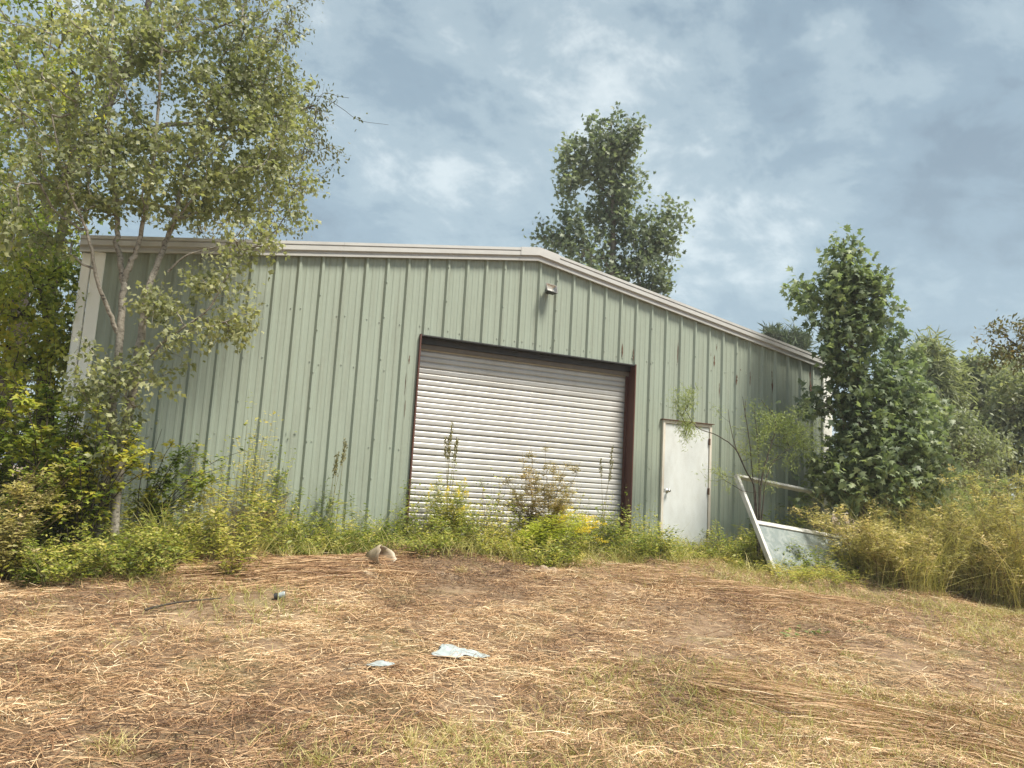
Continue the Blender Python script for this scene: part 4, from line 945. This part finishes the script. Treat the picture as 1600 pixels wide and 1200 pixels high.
def straw():
    rng = np.random.default_rng(310); VV, FF, TT, o = [], [], [], 0
    fpatch, fbare, ffine = Field(17, 1.9, 2), Field(18, 1.2, 2), Field(19, 6.5, 2)
    for N, seg, l0, l1, w0, w1, els, spread in ((285000, 1, .03, .125, .003, .007, .5, 3.0), (150000, 2, .1, .26, .0025, .006, .36, 1.6), (11000, 3, .3, .6, .0025, .0055, .22, 1.0)):
        x = rng.uniform(-8.5, 12.5, N); y = rng.uniform(-8.2, -.55, N)
        d = np.hypot(x - CAM[0], y - CAM[1]); P2 = np.stack([x, y], -1)
        dens = np.clip(1.25 - d / 20, .3, 1) * np.clip(.9 + .5 * fpatch(P2) + .4 * ffine(P2) - .5 * sstep(.75, 1.3, fbare(P2)), .08, 1)
        keep = rng.uniform(0, 1, N) < dens
        x, y, P2 = x[keep], y[keep], P2[keep]; n = len(x)
        ang = 2.4 * F_ANG(P2) + rng.normal(size=n) * spread
        ang = np.where((P2[:, 0] > 0.2) & (seg > 1), ang * .7 - .35, ang)
        pile = np.clip(.8 * fpatch(P2 * 1.25 + 4) + .6 * ffine(P2), 0, 1.4)
        el = np.abs(rng.normal(size=n)) * els * (1 + pile)
        sg = np.where(rng.uniform(0, 1, n) < .5, 1, -1)
        d0 = np.stack([np.cos(ang) * sg * np.cos(el), np.sin(ang) * sg * np.cos(el), np.sin(el)], -1)
        L = rng.uniform(l0, l1, n)
        base = np.stack([x, y, gz(x, y) + rng.uniform(0, .03, n) + .085 * pile * rng.uniform(.1, 1, n)], -1) - d0 * (L * .5)[:, None] * (1, 1, 0)
        dr = np.stack([rng.normal(size=n) * .2, rng.normal(size=n) * .2, -(.04 + .8 * np.sin(el))], -1)
        V, F, k = ribbons(rng, base, d0, L, rng.uniform(w0, w1, n), dr, seg, upv=unit(rng.normal(size=(n, 3)) * .7 + (0, 0, 1)), taper=.4)
        tn = .455 + .13 * F_TONE(P2) + .1 * fpatch(P2 + 5) + .12 * ffine(P2 + 1.7) + .24 * rng.normal(size=n) - .1 * sstep(-2.4, -1.2, y) + .06 * (seg == 1)
        VV.append(V); FF.append(F + o); TT.append(np.repeat(np.clip(tn, 0, 1), k)); o += len(V)
    # swaths of long stems combed one way by the mower
    for (ax0, ay0), (ax1, ay1), wd, n, tmean in (((1150, 1085), (1640, 1190), .5, 3200, .46), ((330, 905), (620, 885), .25, 3500, .42), ((1000, 905), (1330, 950), .35, 2500, .42)):
        a, c = ground(ax0, ay0), ground(ax1, ay1); dv = (c - a) * (1, 1, 0); ln = np.linalg.norm(dv); dv = dv / ln; sd_ = np.array([-dv[1], dv[0], 0])
        u = rng.uniform(-.1, 1.1, n); w = rng.normal(size=n) * wd; P = a + dv * (u * ln)[:, None] + sd_ * w[:, None]
        ang = np.arctan2(dv[1], dv[0]) + rng.normal(size=n) * .22 + .35 * np.sin(u * 5 + w * 2); el = np.abs(rng.normal(size=n)) * .12
        d0 = np.stack([np.cos(ang) * np.cos(el), np.sin(ang) * np.cos(el), np.sin(el)], -1); L = rng.uniform(.22, .6, n)
        P[:, 2] = gz(P[:, 0], P[:, 1]) + rng.uniform(.01, .11, n) * np.exp(-(w / wd) ** 2 * .6)
        V, F, k = ribbons(rng, P - d0 * (L * .5)[:, None] * (1, 1, 0), d0, L, rng.uniform(.0025, .0055, n), np.stack([rng.normal(size=n) * .1, rng.normal(size=n) * .1, -.05 - np.sin(el)], -1), 2, upv=unit(rng.normal(size=(n, 3)) * .7 + (0, 0, 1)), taper=.4)
        VV.append(V); FF.append(F + o); TT.append(np.repeat(np.clip(tmean + .2 * rng.normal(size=n), 0, 1), k)); o += len(V)
    tag(make('dry_grass', np.concatenate(VV), np.concatenate(FF), M['straw'], None, tint=np.concatenate(TT)), 'flattened brown mown straw covering the open ground', 'straw', kind='stuff')
straw()
def short_grass():
    rng = np.random.default_rng(311); N = 130000
    x = rng.uniform(-8, 12.5, N); y = rng.uniform(-8.0, -1.0, N); P2 = np.stack([x, y], -1)
    w = F_GREEN(P2) + .35 * F_L2(P2 + 2) + .6 * sstep(-2, 4, x) - .12 + .65 * sstep(-5.0, -6.6, y)
    keep = rng.uniform(0, 1, N) < np.clip(w * 1.5 - .25, 0.02, 1) * .8
    x, y, P2, w = x[keep], y[keep], P2[keep], w[keep]; n = len(x)
    tuft = np.round(P2 * 7) / 7; P2 = tuft + (P2 - tuft) * .45; x, y = P2[:, 0], P2[:, 1]
    az = rng.uniform(0, 6.28, n); tl = rng.uniform(.1, .8, n)
    d = unit(np.stack([np.cos(az) * tl, np.sin(az) * tl, np.ones(n)], -1)); L = rng.uniform(.06, .2, n)
    dr = np.stack([np.cos(az) * .3, np.sin(az) * .3, -rng.uniform(.1, .5, n)], -1)
    V, F, k = ribbons(rng, np.stack([x, y, gz(x, y) + .015], -1), d, L, rng.uniform(.003, .0055, n), dr, 2, taper=.1)
    tn = .42 + .2 * F_TONE(P2 * 1.7 + 3) + .2 * rng.normal(size=n)
    tag(make('short_grass', V, F, M['grass'], None, tint=np.repeat(np.clip(tn, 0, 1), k)), 'sparse yellow-green grass growing up through the straw', 'grass', kind='stuff')
short_grass()

# ------------------------------------------------------------------ litter on the straw
def crumple(name, label, cat, px, py, w, dpt, h, mat, seed, n=16, aspect_noise=.25, lift=.03):
    g = ground(px, py); r = np.random.default_rng(seed); f1, f2 = Field(seed, 3.2, 2), Field(seed + 1, 9, 2)
    uu = np.linspace(-1, 1, n); U, W = np.meshgrid(uu, uu); ang = np.arctan2(W, U); rad = np.maximum(abs(U), abs(W)) * (1 + aspect_noise * np.sin(3 * ang + seed) + .1 * np.sin(7 * ang))
    x, y = rad * np.cos(ang) * w / 2, rad * np.sin(ang) * dpt / 2; Q = np.stack([U, W], -1)
    z = h * (.55 + .4 * f1(Q) + .25 * f2(Q)) * (1.05 - .75 * rad.clip(0, 1) ** 2)
    V = np.stack([g[0] + x * math.cos(-YAW) - y * math.sin(-YAW), g[1] + x * math.sin(-YAW) + y * math.cos(-YAW), 0 * x], -1); V[..., 2] = gz(V[..., 0], V[..., 1]) + lift + np.maximum(z, .004)
    I = np.arange(n * n).reshape(n, n); F = np.stack([I[:-1, :-1], I[:-1, 1:], I[1:, 1:], I[1:, :-1]], -1).reshape(-1, 4)
    o = make(name, V.reshape(-1, 3), F, mat); tag(o, label, cat, 'litter on the straw')
    md = o.modifiers.new('thick', 'SOLIDIFY'); md.thickness = .004; return o
M['plastic'] = painted('white_plastic', (0.33, 0.385, 0.4), 0.35, (0.25, 0.22, 0.18), .6, (5, 5, 5))
M['sand'] = painted('sandy_rubble', (0.3, 0.23, 0.165), .9, (.16, .11, .07), .8, (9, 9, 9), bump=.5)
M['cream'] = painted('cream_plastic', (0.33, 0.275, 0.2), 0.5, (0.18, 0.13, 0.08), .7, (6, 6, 6))
crumple('plastic_sheet', 'larger crumpled white plastic sheet lying on the straw', 'plastic sheet', 715, 1028, .4, .2, .05, M['plastic'], 71, n=26, aspect_noise=.3)
crumple('plastic_scrap', 'smaller torn white plastic scrap left of the big sheet', 'plastic scrap', 595, 1046, .19, .12, .03, M['plastic'], 72)
crumple('rubble_lump', 'pale cement lump half buried in straw below the goldenrod', 'rubble', 855, 892, .36, .3, .09, M['sand'], 73, aspect_noise=.12, lift=-.02)
crumple('rubble_lump', 'flat cream chunk in straw in front of the broken pail', 'rubble', 577, 897, .24, .2, .05, M['cream'], 74, aspect_noise=.15, lift=0)
crumple('rubble_lump', 'low sandy lump in straw right of the broken pail', 'rubble', 700, 900, .34, .25, .05, M['sand'], 75, aspect_noise=.15, lift=-.015)
# broken pail: a tapered shell on its side, open mouth with a ragged rim
g = ground(593, 886); r = random.Random(8); n = 22; V, F = [], []
ax_ = Vector((0.62, -0.72, 0.42)).normalized(); e1 = ax_.cross(Vector((0, 0, 1))).normalized(); e2 = e1.cross(ax_)
for i in range(n):
    a = 2 * math.pi * i / n; hh = .2 + .045 * math.sin(2 * a + .6) + r.uniform(-.018, .018)
    for t in (0, .4, .75, 1):
        rad_ = (.105 + .038 * t) * (1 + .12 * math.cos(2 * a) * t)
        q = Vector(g) + Vector((-.05, .05, .085)) + ax_ * (hh * t - .05) + (math.cos(a) * e1 + math.sin(a) * e2) * rad_; V.append(tuple(q))
for i in range(n):
    for j in range(3): F.append((i * 4 + j, i * 4 + j + 1, ((i + 1) % n) * 4 + j + 1, ((i + 1) % n) * 4 + j))
F.append(tuple(i * 4 for i in range(n)))
o = make('broken_pail', V, F, M['cream'], smooth=True); tag(o, 'broken cream plastic pail lying open in the straw before the weeds', 'pail', 'litter on the straw')
md = o.modifiers.new('thick', 'SOLIDIFY'); md.thickness = .005
# crushed can
g = ground(436, 938); cn = empty('crushed_can', g, 'small crushed black and white can lying in the straw at left', 'can', 'litter on the straw')
c0, c1 = Vector(g) + Vector((-.045, .0, .035)), Vector(g) + Vector((.045, -.035, .06))
MB().cyl(c0, c0.lerp(c1, .45), .032, .028, 14).build('body', M['black'], cn, False)
MB().cyl(c0.lerp(c1, .451), c1, .028, .033, 14).build('band', M['plastic'], cn, False)
MB().cyl(c1, c1 + (c1 - c0).normalized() * .005, .031, .027, 14).build('end_cap', M['steel'], cn)
# fallen sticks
for k, (p, q, rd_) in enumerate([((545, 1048), (640, 1025), .008), ((575, 1070), (625, 1050), .012), ((225, 962), (345, 945), .012), ((1100, 1000), (1190, 985), .006), ((780, 965), (860, 990), .006)]):
    a, c = ground(*p) + (0, 0, .05), ground(*q) + (0, 0, .06); P = smooth_path([a, a * .6 + c * .4 + (0, 0, .02), c], 4)
    so = empty('fallen_stick', a, ['thin fallen stick beside the small plastic scrap', 'thick broken stick in front of the small plastic scrap', 'dark fallen branch in the straw below the crushed can at left', 'thin dark stick in the straw below the fallen frame', 'thin stick above the big plastic sheet'][k], 'stick', 'sticks on the straw')
    V, F = tubes([(P, np.linspace(rd_, rd_ * .5, len(P)))], 6); make('wood', V, F, M['bark_dark' if k == 2 else 'stem_brown'], so)
# broad-leaved rosettes and short green tufts in the straw
for k, (px, py, s, mt_) in enumerate([(1240, 998, .1, 'feather'), (1262, 990, .09, 'feather'), (1345, 1140 - 160, .07, 'feather'), (360, 905, .07, 'weed')]):
    g = ground(px, py)
    plant('rosette_weed', ['broad-leaved green rosette in the straw below the fallen frame', 'second green rosette touching the first on its right', 'small green rosette in the grass right of the rosette pair', 'small green sprig in the straw pile at left'][k], g, 400 + k, 7, .06, .12, OVAL, s, 4, M[mt_], None, 'weed', 'green rosettes in the straw', t0=.5, tone=.3, footprint=.04)
for k, (px, py, h, tn) in enumerate([(645, 1165, .2, .85), (700, 1160, .17, .85), (500, 1195, .17, .7), (1330, 1030, .12, .25), (1450, 1000, .14, .3), (180, 1180, .2, .75), (1050, 1130, .15, .6), (1480, 1030, .12, .3), (720, 895, .16, .9)]):
    g = ground(px, py)
    grass_clump('grass_tuft', ['pale dry grass tuft near the bottom edge, left of its twin', 'pale dry grass tuft near the bottom edge, right of its twin', 'dry tuft at the very bottom edge left of centre', 'green tuft in the straw below the fallen frame', 'green tuft right of the straw, nearest the tall weeds', 'long dry tuft in the lower left corner', 'yellowish tuft at lower centre right', 'green tuft at right, in front of its neighbour', 'pale upright dry tuft below the dark weed at the rolling door'][k], g, 420 + k, 70, h, .45, .005, M['grass'], tn, 'grass tuft', 'tufts in the straw', foot_r=.05)

# ------------------------------------------------------------------ damp air
mt = bpy.data.materials.new('haze_air'); mt.use_nodes = True; nt = mt.node_tree; nt.nodes.remove(nt.nodes['Principled BSDF'])
pv = nt.nodes.new('ShaderNodeVolumePrincipled'); pv.inputs['Color'].default_value = (0.93, 0.96, 1.0, 1); pv.inputs['Density'].default_value = 0.0013; pv.inputs['Anisotropy'].default_value = 0.2
nt.links.new(pv.outputs[0], nt.nodes['Material Output'].inputs['Volume'])
hzb = MB().box((-560, -560, -8), (560, 560, 17.5)).build('haze', mt)
tag(hzb, 'thin pale haze in the air', 'haze', kind='stuff')
